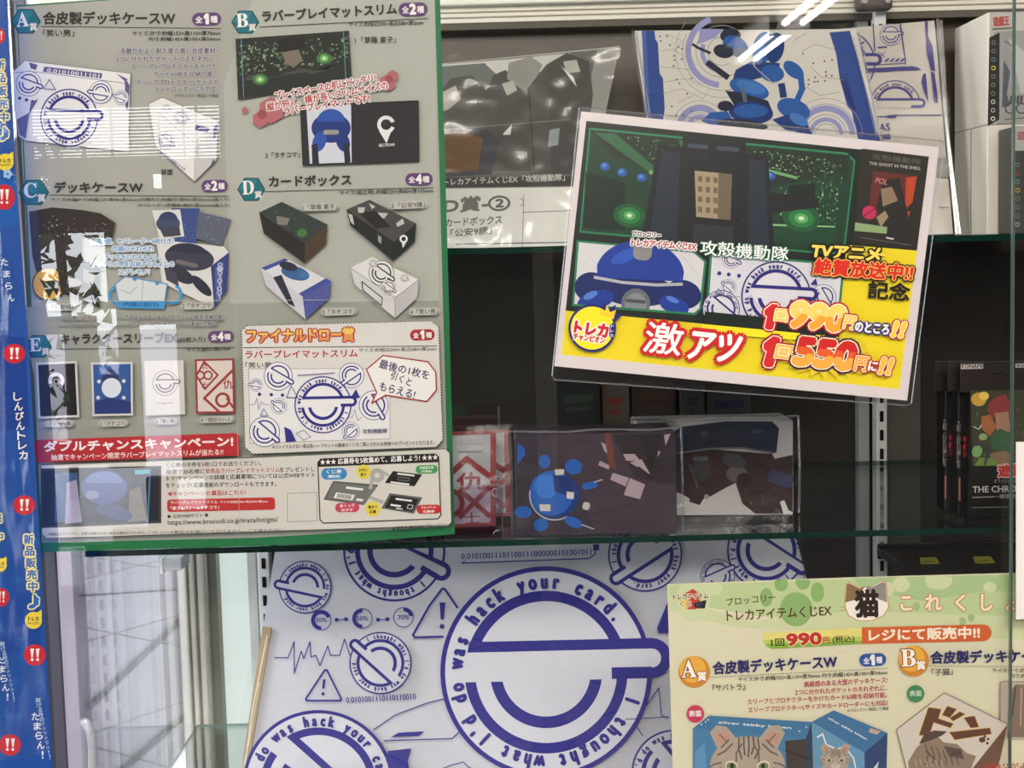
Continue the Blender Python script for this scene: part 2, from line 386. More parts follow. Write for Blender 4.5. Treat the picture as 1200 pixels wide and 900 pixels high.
# thin dark strips laid across the floor beyond
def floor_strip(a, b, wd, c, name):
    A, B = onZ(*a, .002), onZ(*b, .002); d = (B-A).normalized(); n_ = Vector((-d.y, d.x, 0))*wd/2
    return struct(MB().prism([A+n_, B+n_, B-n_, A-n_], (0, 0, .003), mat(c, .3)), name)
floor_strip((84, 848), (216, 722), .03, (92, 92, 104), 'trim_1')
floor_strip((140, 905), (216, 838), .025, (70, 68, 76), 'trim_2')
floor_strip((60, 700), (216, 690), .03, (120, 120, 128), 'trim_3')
# ================================================================ the display case
case = thing('display_case', (.25, .21, 0), 'glass shop display case with cream rails, brown post and dark back', 'display case')
XL = -.326; XR = 1.0; YB = .415
BROWN = mat((104, 92, 78), .5, .3, key='brown_frame', grain=.06, scale=20)
CREAM = mat((244, 240, 228), .45, .35, key='cream_rail', grain=.02, scale=12)
p = P(48, 760, -.004), P(79, 760, -.004)
o = MB().box(P(20, 300, 0).x-.004, P(72, 770, .055).x, .028, .055, 0, 1.95, BROWN, .002).build('front_post', case)
o['label'] = 'dark brown front corner post'
MB().box(XL-.003, XL+.003, .056, YB, .0, 1.95, SIDEGLASS).build('side_pane', case)
cp0, cp1 = P(216, 770, YB).x, P(245, 770, YB).x; wv = cp1-cp0
mb = MB(); mb.box(cp0, cp1, YB, YB+.03, 0, 1.95, mat((208, 206, 196), .5))
for f0, f1, d in ((.0, .34, .016), (.42, .62, .012), (.72, .95, .008)): mb.box(cp0+wv*f0, cp0+wv*f1, YB-d, YB, 0, 1.95, CREAM, .0015)
o = mb.build('corner_post', case); o['label'] = 'cream ribbed back corner post'
bx = P(322, 770, YB+.03).x
MILK = mat((228, 236, 230), .3, .4, key='pale_green_panel', grain=.02, scale=5); nt_ = MILK.node_tree; tl = nt_.nodes.new('ShaderNodeBsdfTranslucent'); tl.inputs[0].default_value = (.88, .92, .89, 1); mxs = nt_.nodes.new('ShaderNodeMixShader'); mxs.inputs[0].default_value = .5
nt_.links.new(nt_.nodes['Principled BSDF'].outputs[0], mxs.inputs[1]); nt_.links.new(tl.outputs[0], mxs.inputs[2]); nt_.links.new(mxs.outputs[0], nt_.nodes['Material Output'].inputs[0])
mb = MB(); mb.box(cp1, bx, YB+.03, YB+.034, 0, 1.75, MILK)
x_ = P(255, 770, YB).x; mb.box(x_-.008, x_, YB+.012, YB+.03, 0, 1.75, mat((140, 140, 126), .5)); mb.box(P(291, 770, YB).x, P(301, 770, YB).x, YB+.015, YB+.03, 0, 1.75, mat((236, 240, 236), .4))
o = mb.build('back_door', case); o['label'] = 'pale green sliding back door'
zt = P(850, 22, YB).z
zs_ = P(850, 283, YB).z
MB().box(bx, XR, YB+.02, YB+.034, 0, zs_, mat((46, 40, 36), .35, .4, key='shaded_back_board', grain=.06, scale=25)).build('back_panel', case)['label'] = 'lower back panel, coloured near black for the shade under the shelf'  # same board as the upper one, darkened to put shade into its colour
o = MB().box(bx, XR, YB+.02, YB+.034, zs_, zt+.1, mat((80, 70, 60), .4, .4, key='lit_back_board', grain=.06, scale=25)).build('back_panel', case); o['label'] = 'dark brown upper back panel, the lit part of the same board'
mb = MB(); z0 = P(850, 20, YB).z; z1 = P(850, 1, YB).z
mb.box(bx-.2, XR, YB-.004, YB+.02, z0, z1, mat((236, 230, 214), .45, .35), .001).box(bx-.2, XR, YB-.014, YB+.02, z1, z1+.05, CREAM, .002)
for f in (.3, .62): mb.box(bx-.2, XR, YB-.0055, YB, z0+(z1-z0)*f, z0+(z1-z0)*f+.0012, mat((168, 160, 146)))
mb.box(bx-.2, XR, YB-.002, YB+.02, z0-.006, z0, mat((96, 90, 80)))
o = mb.build('back_rail', case); o['label'] = 'cream ribbed back top rail'
STEEL = mat((214, 214, 212), .35, .5, key='upright_steel'); SLOT = mat((24, 22, 20), .8, .1)
def upright(pxa, pxb, pyref, y, ztop, shade, lab):
    a, b = P(pxa, pyref, y).x, P(pxb, pyref, y).x; mb = MB(); mb.box(a, b, y, y+.016, .6, ztop, shade, .0012)
    z = .7; c = (a+b)/2; hw = (b-a)*.17
    while z < ztop-.03: mb.box(c-hw, c+hw, y-.0006, y+.001, z, z+.0105, SLOT, .0003); z += .0185
    o = mb.build('slotted_upright', case); o['label'] = lab; return a, b
upright(303, 317, 690, YB-.012, 1.62, mat((238, 236, 236), .35, .5), 'white slotted upright')
ub = upright(1027, 1040, 600, YB-.012, P(1030, 4, YB).z, STEEL, 'grey slotted upright')
a, b = P(1008, 600, YB).x, P(1021, 600, YB).x
MB().box(a, b, YB+.005, YB+.02, .6, zt, mat((150, 152, 150), .4, .4), .001).build('post', case)
a, b = P(1042, 600, YB).x, P(1082, 600, YB).x
MB().box(a, b, YB+.008, YB+.02, .6, zt-.01, mat((84, 80, 74), .5), .001).build('post', case)
mb = MB(); q0, q1 = P(1005, 12, YB-.03), P(1047, -16, YB-.03); mb.box(q0.x, q1.x, YB-.03, YB-.014, q0.z, q1.z, mat((78, 72, 66), .45, .4), .004)
for x in (q0.x+.006, q1.x-.006): mb.tube([(x, YB-.034, q0.z+.008), (x, YB-.03, q0.z+.008)], .0028, mat((150, 146, 140), .3, .5))
o = mb.build('bracket', case); o['label'] = 'dark bracket screwed over the upright'
MB().box(XL, XR, .03, YB+.03, .55, .6, BROWN, .003).build('base', case)
for (x0, x1, y) in ((XL, XR, .0),): MB().box(x0, x1, y+.03, y+.06, 1.91, 1.95, BROWN, .002).build('top_rail', case)
# glass shelves, lifted out of the case
EDGE2 = mat((120, 150, 138), .3, .5)
def shelf(z, lab, edge=GEDGE, y0=.06, y1=YB-.016, th=.0046, x0=XL+.006):
    mb = MB(); v = [(x, y, zz) for zz in (z-th, z) for y in (y0, y1) for x in (x0, XR-.01)]
    mb.add(v, [[0, 2, 3, 1], [4, 5, 7, 6]], SHELFGLASS); mb.add(v, [[0, 1, 5, 4], [2, 6, 7, 3], [0, 4, 6, 2], [1, 3, 7, 5]], edge)
    return tag(mb.build('glass_shelf'), lab, 'shelf', 'glass shelves of the case')
ZU = P(600, 289.5, .052).z; ZLo = P(600, 635, .052).z; ZB = .99
shelf(ZU, 'green edged upper glass shelf carrying the flat packs and white boxes')
shelf(ZLo, 'green edged lower glass shelf carrying sleeve packs and deck cases')
shelf(ZB, 'lowest glass shelf, under the big bagged playmat', EDGE2, th=.002)
for k, (px, py) in enumerate(((205, 652),)):
    q = P(px, py, .07); t = thing('shelf_clip', (q.x, q.y, ZLo-.03), 'small clear clip under the lower shelf, left of the cream post', 'shelf clip')
    mb = MB(); m = mat((206, 204, 216), .25, .5); mb.box(q.x-.008, q.x+.008, .056, .084, ZLo-.016, ZLo-.007, m, .0015); mb.build('jaw', t); MB().box(q.x-.008, q.x-.0055, .054, .084, ZLo-.018, ZLo-.0065, mat((246, 246, 250), .2, .5), .0008).build('lip', t)
# front panes
def pane(x0, x1, y, lab):
    mb = MB(); z0, z1 = .6, 1.9; mb.add([(x0, y, z0), (x1, y, z0), (x1, y, z1), (x0, y, z1)], [[0, 1, 2, 3]], GLASS)
    m2 = mat((92, 112, 102), .2, .5, key='glass_edge_light')
    mb.box(x1-.0006, x1+.0006, y, y+.004, z0, z1, m2)
    return tag(mb.build('glass_door'), lab, 'glass door', 'sliding glass doors of the case')
xe = P(1187, 450, 0).x
pane(P(40, 450, 0).x, xe, 0.0, 'wide sliding glass door behind the tilted card, ending in a thin green edge')
pane(xe-.001, XR, .02, 'second sliding glass door at the right edge of the photo, behind the first')
# ================================================================ grey prize poster, inside the glass
PY = .014
root = thing('prize_poster', P(280, 645, PY), 'large grey prize list poster with green edge taped inside the left glass', 'poster')
S = Sheet(root, planeY(PY))
GP = (166, 165, 155); T1 = (58, 52, 48); PUR = (98, 66, 112); TEAL = (32, 108, 118); LT = (206, 206, 196)
S.part('sheet')
S.slab([(19, 6), (300, -12), (515, -22), (523, 240), (533, 626), (420, 635), (300, 640), (48, 647), (34, 330)], (24, 110, 62))
S.poly([(20, 8), (300, -12), (509, -22), (516, 240), (526, 617), (300, 630), (49, 636), (36, 330)], GP)
S.poly([(24, 360), (514, 352), (524, 615), (300, 628), (49, 634), (40, 440)], (158, 160, 148))  # darker below the fold: a reflection difference put into the sheet colour
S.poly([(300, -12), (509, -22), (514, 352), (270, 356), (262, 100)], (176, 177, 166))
def hexa(cx, cy, r): S.poly(ell(cx, cy, r, r*.95, 0, n=6), (20, 70, 80)); S.poly(ell(cx, cy, r*.92, r*.87, 0, n=6), TEAL); S.poly([(cx-r*.92, cy), (cx-r*.46, cy-r*.75), (cx+r*.46, cy-r*.75), (cx+r*.1, cy)], (44, 126, 134))
def prize(ch, cx, cy, r): 
    hexa(cx, cy, r); S.t(ch, cx-r*.62, cy+r*.36, cx+r*.2, cy+r*.32, r*.95, WH, 0); S.t('賞', cx+r*.25, cy+r*.62, cx+r*.75, cy+r*.6, r*.5, WH, .01)
def pill(cx, cy, w_, h_, n, c=PUR, a=-.03):
    S.poly(rr(cx-w_/2, cy-a*w_/2, cx+w_/2, cy+a*w_/2, h_), c); S.t('全', cx-w_*.38, cy+h_*.28, cx-w_*.14, cy+h_*.27, h_*.5, WH, .02); S.t(n, cx-w_*.1, cy+h_*.34, cx+w_*.09, cy+h_*.33, h_*.72, WH, .05); S.t('種', cx+w_*.14, cy+h_*.26, cx+w_*.38, cy+h_*.25, h_*.5, WH, .02)
S.part('prize_lettering_print')
prize('𝐀', 30.5, 25, 17.5); prize('𝐁', 287.5, 26, 16.5); prize('𝐂', 39.7, 225.5, 18); prize('𝐃', 294.5, 222, 16.5); prize('𝐄', 45, 406, 16)
t = S.t
t('合皮製デッキケースW', 50.5, 28.5, 205, 28.5, 14.5, T1, .022); S.line([(48, 31), (259, 33.5)], .8, T1); pill(242, 22.5, 34, 15.5, '1')
t('「笑い男」', 50.6, 42.7, 86.8, 42.7, 8, T1, .01)
t('サイズ:外寸:約幅152×高110×厚70mm', 155, 42, 258.5, 41.5, 5.6, T1, .008); t('内寸:約幅145×高100×厚54mm', 174, 48.3, 258.5, 48, 5, T1, .008)
for s_, x, y0, h_, x1 in (('手触りがよく耐久度の高い合皮素材!', 141, 63, 7, 254), ('2つに分かれたポケットのそれぞれに、', 136, 72.3, 6.6, 254), ('スリーブとプロテクターをかけた', 153.5, 80.6, 6, 254), ('カード60枚を収納可能。', 180, 90, 6.6, 252), ('スリーブプロテクターLサイズや', 159, 98.8, 6, 256), ('カードローダーにも対応!', 181, 107.4, 6.4, 255.5)):
    t(s_, x, y0, x1, y0, h_, (66, 48, 92), .008, o=((196, 194, 188), .7))
t('※ブロッコリー製品にて検証', 205, 114, 256, 114, 4, T1, 0)
t('背面', 188.5, 205, 202.5, 205, 6.8, T1, .01)
t('ラバープレイマットスリム', 307.8, 25.5, 465, 16.3, 12.5, T1, .022); pill(484, 11, 34, 16, '2'); S.line([(304, 31.5), (501.5, 21.5)], .8, T1)
t('サイズ:約短辺300×長辺580×厚2mm', 409, 31.6, 495.6, 29.2, 5.6, T1, .008)
t('1「草薙 素子」', 416, 51.3, 464, 50, 7.6, T1, .006); t('2「タチコマ」', 311, 185.8, 351, 184.6, 7.2, T1, .006)
t('デッキケースW', 63.7, 225.7, 167, 225.7, 12.5, T1, .022); pill(251.5, 218, 31, 14.5, '2'); S.line([(58, 228.5), (268, 230)], .8, T1)
t('サイズ(外箱外寸)約幅150×高98×厚65mm(内箱内寸)約幅70×高96×厚60mm(2個入り)', 60, 236.5, 269, 236.2, 4.6, T1, .004); t('(セパレーター)約幅68×高87×厚0.6mm(4枚入り)', 161, 243.2, 269, 243.2, 5, T1, .004)
t('カードボックス', 315.5, 219, 411.7, 216.8, 12.2, T1, .022); pill(491, 210, 32, 14.5, '4'); S.line([(309, 224.5), (507.3, 219.8)], .8, T1)
t('サイズ(組立時):約幅225×高80×厚105mm', 398, 229.3, 507.8, 226.6, 6, T1, .008)
t('キャラクタースリーブEX', 71.4, 403.3, 207.5, 401.7, 12.2, T1, .02); t('(60枚入り)', 208.7, 402.6, 240.5, 401.6, 7.5, T1, .01); pill(258.7, 394.5, 30, 13.5, '4'); S.line([(66, 409), (274.6, 407)], .8, T1)
t('サイズ:縦92×横67mm', 218.8, 412.6, 270, 410.6, 4.8, T1, .006)
def cap(s_, x0, y0, x1, y1, h_=6): S.poly(rr(x0-1.5, y0-h_/2, x1+1.5, y1-h_/2, h_+2.5), (188, 186, 176)); t(s_, x0, y0, x1, y1, h_, T1, .006)
# ---- A : white printed case, two views
S.part('prize_picture')
WB = (226, 223, 220); G2 = (196, 194, 192)
S.poly([(16, 83), (29, 71), (153, 86), (151, 150), (152, 178), (30, 165), (22, 160), (17, 126)], WB); S.line([(16, 83), (29, 71), (153, 86), (151, 150), (152, 178), (30, 165), (22, 160), (17, 126)], .7, (110, 106, 120), True)
S.line([(17, 85), (40, 84), (150, 98)], .6, BLUE); S.bits([[(52, 78), (120, 86), (119, 92), (50, 84)], [(146, 90), (152, 100), (150, 130), (147, 126)], [(34, 73), (44, 76), (42, 82), (36, 80)], [(136, 86), (150, 93), (146, 95)]], (92, 88, 136)); t('0.01010011101', 55, 84, 116, 91, 4, WB, .02)
S.badge(33.5, 98, 15, 20, BLUE, WB, False); S.badge(81, 138, 34, 2, BLUE, WB); S.badge(118, 108, 13.5, 190, BLUE, WB, False); S.badge(142, 114, 9, 200, BLUE, WB, False)
S.line([(58, 93), (51, 104), (65, 105)], .8, BLUE, True); S.dots([(23, 115), (31, 117), (38, 119)], 2, BLUE); S.bits([[(20, 140), (34, 132), (30, 162), (23, 158)], [(36, 120), (44, 116), (34, 134)]], (100, 96, 140))
S.poly([(174, 122), (190, 114), (256, 142), (254, 187), (228, 213), (182, 172)], WB); S.poly([(228, 172), (256, 145), (254, 187), (228, 213)], G2); S.line([(174, 122), (190, 114), (256, 142), (254, 187), (228, 213), (182, 172)], .7, (110, 106, 112), True)
S.line([(176, 124), (228, 168), (256, 143)], .5, (140, 136, 140)); S.line([(228, 168), (228, 212)], .5, (140, 136, 140)); S.badge(194, 165, 10.5, 35, BLUE, WB, False); S.badge(212, 138, 9, 25, BLUE, WB, False); S.badge(195, 127, 5, 20, BLUE, WB, False); t('0.0101001110', 187, 179, 216, 200, 3, BLUE, .02)
S.bits([[(250, 150), (255, 145), (254, 158), (250, 164)], [(230, 146), (246, 150), (243, 156), (228, 152)], [(246, 196), (252, 190), (250, 186)]], (90, 86, 130))
# ---- B : playmats
q = [(276, 45.5), (409, 36), (412, 93), (279, 117)]
S.poly(q, (44, 46, 42)); S.city(q, 70, [(96, 126, 96), (70, 86, 66), (140, 160, 120)], 7, .08, .6); S.bits([[qm(q, .1+.11*i, .62+.05*((i*3) % 4)), qm(q, .1+.11*i+.13, .66+.04*(i % 3)), qm(q, .08+.11*i+.1, .72), qm(q, .05+.11*i, .7)] for i in range(7)], (70, 72, 68))
for u, v in ((.2, .72), (.77, .5)):
    x, y = qm(q, u, v); S.poly(ell(x, y, 9, 6.5), (70, 118, 62)); S.poly(ell(x, y, 5, 4), (120, 178, 100)); S.poly(ell(x, y, 1.8), (214, 232, 190))
S.poly([qm(q, .40, .30), qm(q, .55, .28), qm(q, .58, .48), qm(q, .50, .60), qm(q, .43, .5)], (120, 110, 94)); S.poly([qm(q, .38, .06), qm(q, .62, .05), qm(q, .6, .26), qm(q, .36, .3)], (36, 34, 34))
for u in (.05, .95): S.line([qm(q, u, .02), qm(q, u, .98)], .9, (90, 150, 160))
q = [(352, 123.7), (490, 118), (491, 189), (355, 193.7)]
S.poly(q, (46, 44, 46)); a = [qm(q, .05, .02), qm(q, .43, .02), qm(q, .42, .98), qm(q, .06, .98)]; S.poly(a, (206, 208, 218))
def pods(cx, cy, w_, h_, dk=(34, 56, 120), md=(48, 84, 164), gr=(150, 146, 140)):
    S.poly(ell(cx, cy, w_*.5, h_*.28, 0), dk); S.poly(ell(cx, cy-h_*.12, w_*.36, h_*.24, 0, 180, 360), md); S.poly(ell(cx-w_*.30, cy+h_*.26, w_*.17, h_*.2, 20), md); S.poly(ell(cx+w_*.30, cy+h_*.26, w_*.17, h_*.2, -20), dk); S.poly(rr(cx-w_*.2, cy+h_*.08, cx+w_*.2, cy+h_*.08, h_*.09), gr)
pods(388, 150, 46, 62); S.bits([[(365, 170), (372, 168), (374, 192), (366, 192)], [(402, 168), (409, 168), (411, 190), (404, 191)]], (40, 42, 58))
S.ring(452.5, 146, 6.2, 10.5, (226, 226, 224), 20, 340); S.poly([(444, 153), (458, 155), (453, 168)], (226, 226, 224)); t('SECTION9', 444, 172, 462.5, 171, 3.2, WH, .02)
S.line([(352, 123.7), (490, 118), (491, 189), (355, 193.7)], 1, (30, 30, 30), True)
RH = (176, 104, 108)
for x, y, r in ((454, 97, 10.5), (460, 89, 7), (318, 129, 16), (305, 140, 10), (287, 129, 4)): S.poly(ell(x, y, r, r, 30, n=6), RH)
S.poly(ell(456, 93, 5, 5, 30, n=6), (150, 76, 84)); S.poly(ell(307, 134, 6, 6, 30, n=6), (150, 76, 84))
for s_, x0, y0, x1, y1 in (('プレイスペースの机にピッタリ!', 323.5, 117, 441, 95.5), ('縦が短く、横が長いスリムサイズの', 313.7, 130, 455, 104), ('ラバープレイマットです!', 333.5, 135, 434, 119.5)):
    t(s_, x0, y0, x1, y1, 9.5, (178, 58, 62), .02, o=((232, 226, 222), 1.3))
# ---- C : deck cases
S.poly([(34, 248), (61, 243), (96, 246), (118, 250), (135, 261), (131, 281), (96, 276), (96, 330), (50, 338), (44, 325), (38, 300)], (50, 42, 38)); S.city([(50, 250), (130, 262), (128, 280), (50, 278)], 26, [(150, 138, 116), (92, 80, 70), (176, 168, 150)], 11)
S.poly(ell(57, 333, 19.5), (38, 32, 26)); S.poly(ell(57, 333, 18.3), (216, 164, 66)); S.poly([(46, 326), (52, 330), (62, 328), (70, 330), (68, 348), (62, 340), (58, 350), (52, 338)], (34, 30, 26))
S.poly([(66.5, 307), (116.7, 307), (116.7, 361), (71, 342)], (44, 38, 36)); S.city([(68, 308), (116, 308), (116, 356), (70, 340)], 16, [(120, 108, 98), (84, 72, 66), (150, 130, 92)], 5)
S.bits([[(80, 322), (96, 330), (92, 340), (78, 332)], [(98, 314), (112, 322), (108, 336), (97, 328)], [(84, 344), (100, 350), (98, 354), (82, 348)]], (128, 118, 110))
S.poly([(201, 244), (234, 244), (230, 290), (205, 284)], (58, 76, 130)); S.city([(206, 248), (232, 248), (228, 286), (206, 282)], 14, [(150, 170, 200), (40, 46, 80)], 2)
S.poly([(178, 246.7), (211, 245.5), (216, 277), (187, 280)], (214, 212, 208)); S.poly(ell(197, 262, 14, 10, 0), (62, 72, 100)); S.poly(ell(197, 257, 11, 9, 0, 180, 360), (50, 62, 96)); S.poly([(186, 266), (210, 265), (212, 276), (192, 278)], (66, 66, 78))
S.poly([(233, 248), (270.7, 257), (259, 289), (229, 279)], (92, 96, 112)); S.city([(234, 250), (268, 258), (258, 286), (230, 278)], 24, [(180, 186, 196), (50, 54, 70), (140, 110, 90)], 3)
S.poly([(184, 286), (205, 283), (262, 289), (268, 296), (266, 340), (251, 361), (211, 342), (190, 331)], (216, 214, 210)); S.poly([(247, 312), (268, 296), (266, 340), (251, 361)], (52, 62, 118)); S.bits([[(252, 314), (262, 306), (260, 346), (253, 356)]], (84, 94, 144)); S.vt('0.0101001', 258, 308, 257, 350, 6, (180, 188, 214), .02)
S.poly(ell(222, 302, 29, 15, 8), (58, 60, 76)); S.poly(ell(220, 296, 23, 11, 5, 180, 360), (44, 48, 66)); S.poly(ell(212, 322, 17, 8, 30), (50, 50, 62)); S.poly(ell(236, 335, 16, 6, 45), (44, 46, 60)); S.poly(rr(206, 306, 232, 312, 5), (112, 104, 100)); S.poly([(192, 312), (206, 318), (210, 336), (195, 328)], (66, 66, 76))
S.ring(139, 346, 9, 12, (60, 146, 196), 40, 250); S.ring(202, 345, 9, 12, (60, 146, 196), -70, 130); S.poly([(135, 333), (147, 324), (196, 333), (192, 360), (140, 360)], (208, 212, 212)); S.line([(135, 333), (147, 324), (196, 333), (192, 360), (140, 360)], 1.3, (60, 140, 196), True)
S.line([(168, 328), (166, 352)], .6, (130, 140, 150)); S.line([(142, 340), (152, 344), (160, 336)], .6, (130, 140, 150)); S.dots([(158, 327), (184, 332)], 2.5, (60, 140, 196)); S.poly([(138, 352), (194, 353), (192, 362), (138, 361)], (70, 150, 204)); t('内箱(2個付)', 145, 360, 186, 360.5, 6, (30, 60, 120), .01)
CY = (72, 140, 196)
for s_, x0, x1, y in (('内箱2個、セパレーター4枚付き!', 107, 203, 286), ('内箱にそれぞれ', 132, 180, 294.8), ('デッキをいれるもよし、', 122.5, 189, 304.4), ('デッキと小物を収納するもよしの', 107, 204, 312.6), ('スグレモノ!', 139, 175, 322)):
    t(s_, x0, y, x1, y, 6.8, CY, .012, o=((222, 226, 226), 1.1))
cap('1「公安9課」', 55, 363, 88.7, 362.6); cap('2「タチコマ」', 213.5, 361.5, 249.7, 361)
for s_, y, h_, x1 in (('1つの内箱にはスリーブ、スリーブプロテクターをかけたカード65枚を収納可能', 375.4, 6.2, 261), ('スリーブプロテクターLサイズやカードローダーにも対応! ※ブロッコリー製品にて検証', 382.6, 5.6, 253)): t(s_, 66, y, x1, y-.8, h_, (58, 48, 76), .006, o=((186, 184, 176), .5))
# ---- D : card boxes
def cbox(top, left, right, ct, cl, cr): S.poly(top, ct); S.poly(left, cl); S.poly(right, cr)
cbox([(303.6, 249), (330, 236.5), (383.7, 263), (357, 285)], [(303.6, 249), (357, 285), (357, 308.5), (309, 273.5)], [(357, 285), (383.7, 263), (382, 286), (357, 308.5)], (52, 60, 56), (40, 38, 34), (74, 58, 42))
S.city([(306, 249), (330, 238), (380, 263), (357, 283)], 18, [(72, 110, 80), (90, 130, 104), (40, 44, 44)], 8); S.poly([(324, 253), (340, 256), (336, 264), (325, 263)], (126, 118, 106)); S.poly(ell(354, 273, 6, 5), (70, 116, 62)); S.city([(359, 287), (382, 267), (380, 284), (359, 305)], 10, [(150, 110, 66), (170, 140, 100)], 9)
cbox([(406, 245.5), (433, 234), (488, 262), (462, 284)], [(406, 245.5), (462, 284), (460.7, 306), (410.5, 264)], [(462, 284), (488, 262), (486, 283), (460.7, 306)], (72, 70, 68), (36, 38, 36), (30, 38, 36))
S.bits([[(419, 243), (428, 243), (426, 250), (420, 249)], [(443, 249), (455, 250), (450, 256), (443, 254)], [(464, 262), (472, 256), (474, 262), (466, 266)], [(432, 238), (440, 242), (436, 245)], [(408, 250), (413, 252), (415, 264), (411, 260)]], (190, 186, 180)); S.poly([(421, 250), (440, 247), (458, 266), (440, 268)], (36, 34, 34)); S.ring(473, 280, 2.6, 4.8, (222, 222, 220)); S.poly([(471, 284), (476, 284), (472, 291)], (222, 222, 220)); S.bits([[(443, 275), (447, 278), (447, 286), (443, 283)]], (150, 150, 146))
cbox([(306, 314), (333.5, 302.7), (388, 329.5), (354.5, 347.5)], [(306, 314), (354.5, 347.5), (358, 374), (311.8, 335)], [(354.5, 347.5), (388, 329.5), (386, 349), (358, 374)], (214, 212, 214), (200, 198, 204), (78, 86, 150))
S.bits([[(306, 314), (333.5, 302.7), (338, 305), (311, 317)], [(350, 344), (382, 326), (388, 329.5), (354.5, 347.5)]], (66, 76, 146)); S.poly(ell(346, 320, 17, 8, 15), (56, 96, 142)); S.poly(ell(338, 312, 11, 5, 15), (44, 46, 60)); S.poly(ell(356, 322, 6, 4.5), (62, 112, 160)); S.poly([(320, 325), (330, 322), (346, 360), (338, 356)], (44, 46, 62)); S.city([(357, 350), (385, 333), (384, 346), (359, 369)], 14, [(150, 166, 210), (40, 44, 80)], 4)
cbox([(410.5, 314), (436, 301), (490.5, 328), (463, 349)], [(410.5, 314), (463, 349), (463, 372.7), (416, 334)], [(463, 349), (490.5, 328), (488.7, 349), (463, 372.7)], (220, 218, 216), (208, 206, 206), (190, 186, 186))
S.badge(447, 320, 15, 35, K, (220, 218, 216), False); S.badge(455, 337, 9, 35, K, (220, 218, 216), False); S.badge(437, 309, 5, 30, (80, 78, 80), (220, 218, 216), False); S.badge(474, 326, 5, 30, (80, 78, 80), (220, 218, 216), False)
S.line([(424, 330), (448, 349), (447, 358), (425, 340), (424, 330)], 1.2, (50, 48, 50)); S.city([(466, 349), (488, 333), (486, 347), (466, 369)], 16, [(70, 66, 68), (130, 126, 126)], 6)
S.line([(410.5, 314), (463, 349), (490.5, 328)], .6, (120, 116, 116)); S.line([(463, 349), (463, 372.7)], .6, (120, 116, 116))
cap('1「草薙 素子」', 354.5, 246.2, 395, 245, 6.2); cap('2「公安9課」', 458.8, 244, 498, 242.6, 6.2); cap('3「タチコマ」', 378, 369, 416, 367.6, 6.2); cap('4「笑い男」', 481, 368.6, 513, 367.6, 6.2)
# ---- E : sleeves
def slv(q, c): S.poly(q, (206, 202, 196)); S.poly([qm(q, .05, .04), qm(q, .95, .04), qm(q, .95, .96), qm(q, .05, .96)], c)
q = [(42, 425), (90, 423), (93, 489), (45, 490.7)]; slv(q, (26, 23, 24)); S.ring(66, 446, 5, 9.5, (210, 208, 206), 150, 400); S.ring(66, 447, 2, 4, (150, 148, 146))
q = [(106.4, 424.8), (155.5, 424), (156, 487), (108.4, 487.8)]; slv(q, (46, 84, 146)); S.poly(rr(120, 444, 139, 443.6, 7, 2), (40, 52, 96)); S.poly(rr(123, 438, 137, 437.6, 9, 3), (40, 52, 96)); S.poly(ell(130.6, 454.5, 11.5), (210, 216, 220)); S.dots([(145, 446.5), (116, 447), (145, 466), (115, 466)], 2.4, (200, 206, 210)); S.poly([qm(q, .05, .74), qm(q, .4, .66), qm(q, .95, .74), qm(q, .95, .96), qm(q, .05, .96)], (36, 50, 110))
q = [(169, 423), (215, 422), (217, 485.5), (171, 487)]; S.poly(q, (206, 202, 192)); S.badge(193.6, 448.8, 15, 0, (92, 60, 72), (206, 202, 192), False); t('I thought what', 184, 474, 203, 473.5, 2.5, (120, 116, 112), .02)
q = [(228.3, 421), (274, 420), (275.4, 484), (229.8, 484.6)]; RD = (150, 52, 54); S.poly(q, RD); S.poly([qm(q, .05, .035), qm(q, .95, .035), qm(q, .95, .965), qm(q, .05, .965)], (212, 200, 190))
def diam(q, cu, cv, r, ratio, wd, c):
    S.line([qm(q, max(.03, cu-r), cv), qm(q, cu, cv-r*ratio), qm(q, min(.97, cu+r), cv), qm(q, cu, cv+r*ratio)], wd, c, cu+r < 1.0)
diam(q, .24, .30, .34, .74, 2.2, RD)
def infin(x, y, r, wd, c): S.ring(x-r*1.0, y, r-wd/2, r+wd/2, c); S.ring(x+r*1.0, y, r-wd/2, r+wd/2, c)
x, y = qm(q, .24, .30); infin(x-.5, y, 4.6, 2, RD); t('仇', x-3.5, y-7.5, x+3.5, y-7.5, 7, RD, .01); t('士', x-3.5, y+14.5, x+3.5, y+14.5, 7, RD, .01)
S.line([qm(q, .96, .22), qm(q, .22, .72), qm(q, .6, .98)], 3, RD); x, y = qm(q, .80, .76); S.ring(x-5, y, 6, 9, RD); S.line([(x, y-2), (274, y+10)], 2.6, RD); t('仇', x-4, y-13, x+7, y-13.4, 11, RD, .01)
cap('1「公安9課」', 53.5, 499.3, 85, 498.8, 5.2); cap('2「タチコマ」', 117, 498.8, 148, 498.2, 5.2); cap('3「笑い男」', 183, 496.4, 206, 496, 5.2); cap('4「個別の11人」', 235.5, 494.6, 273, 493.8, 5.2)
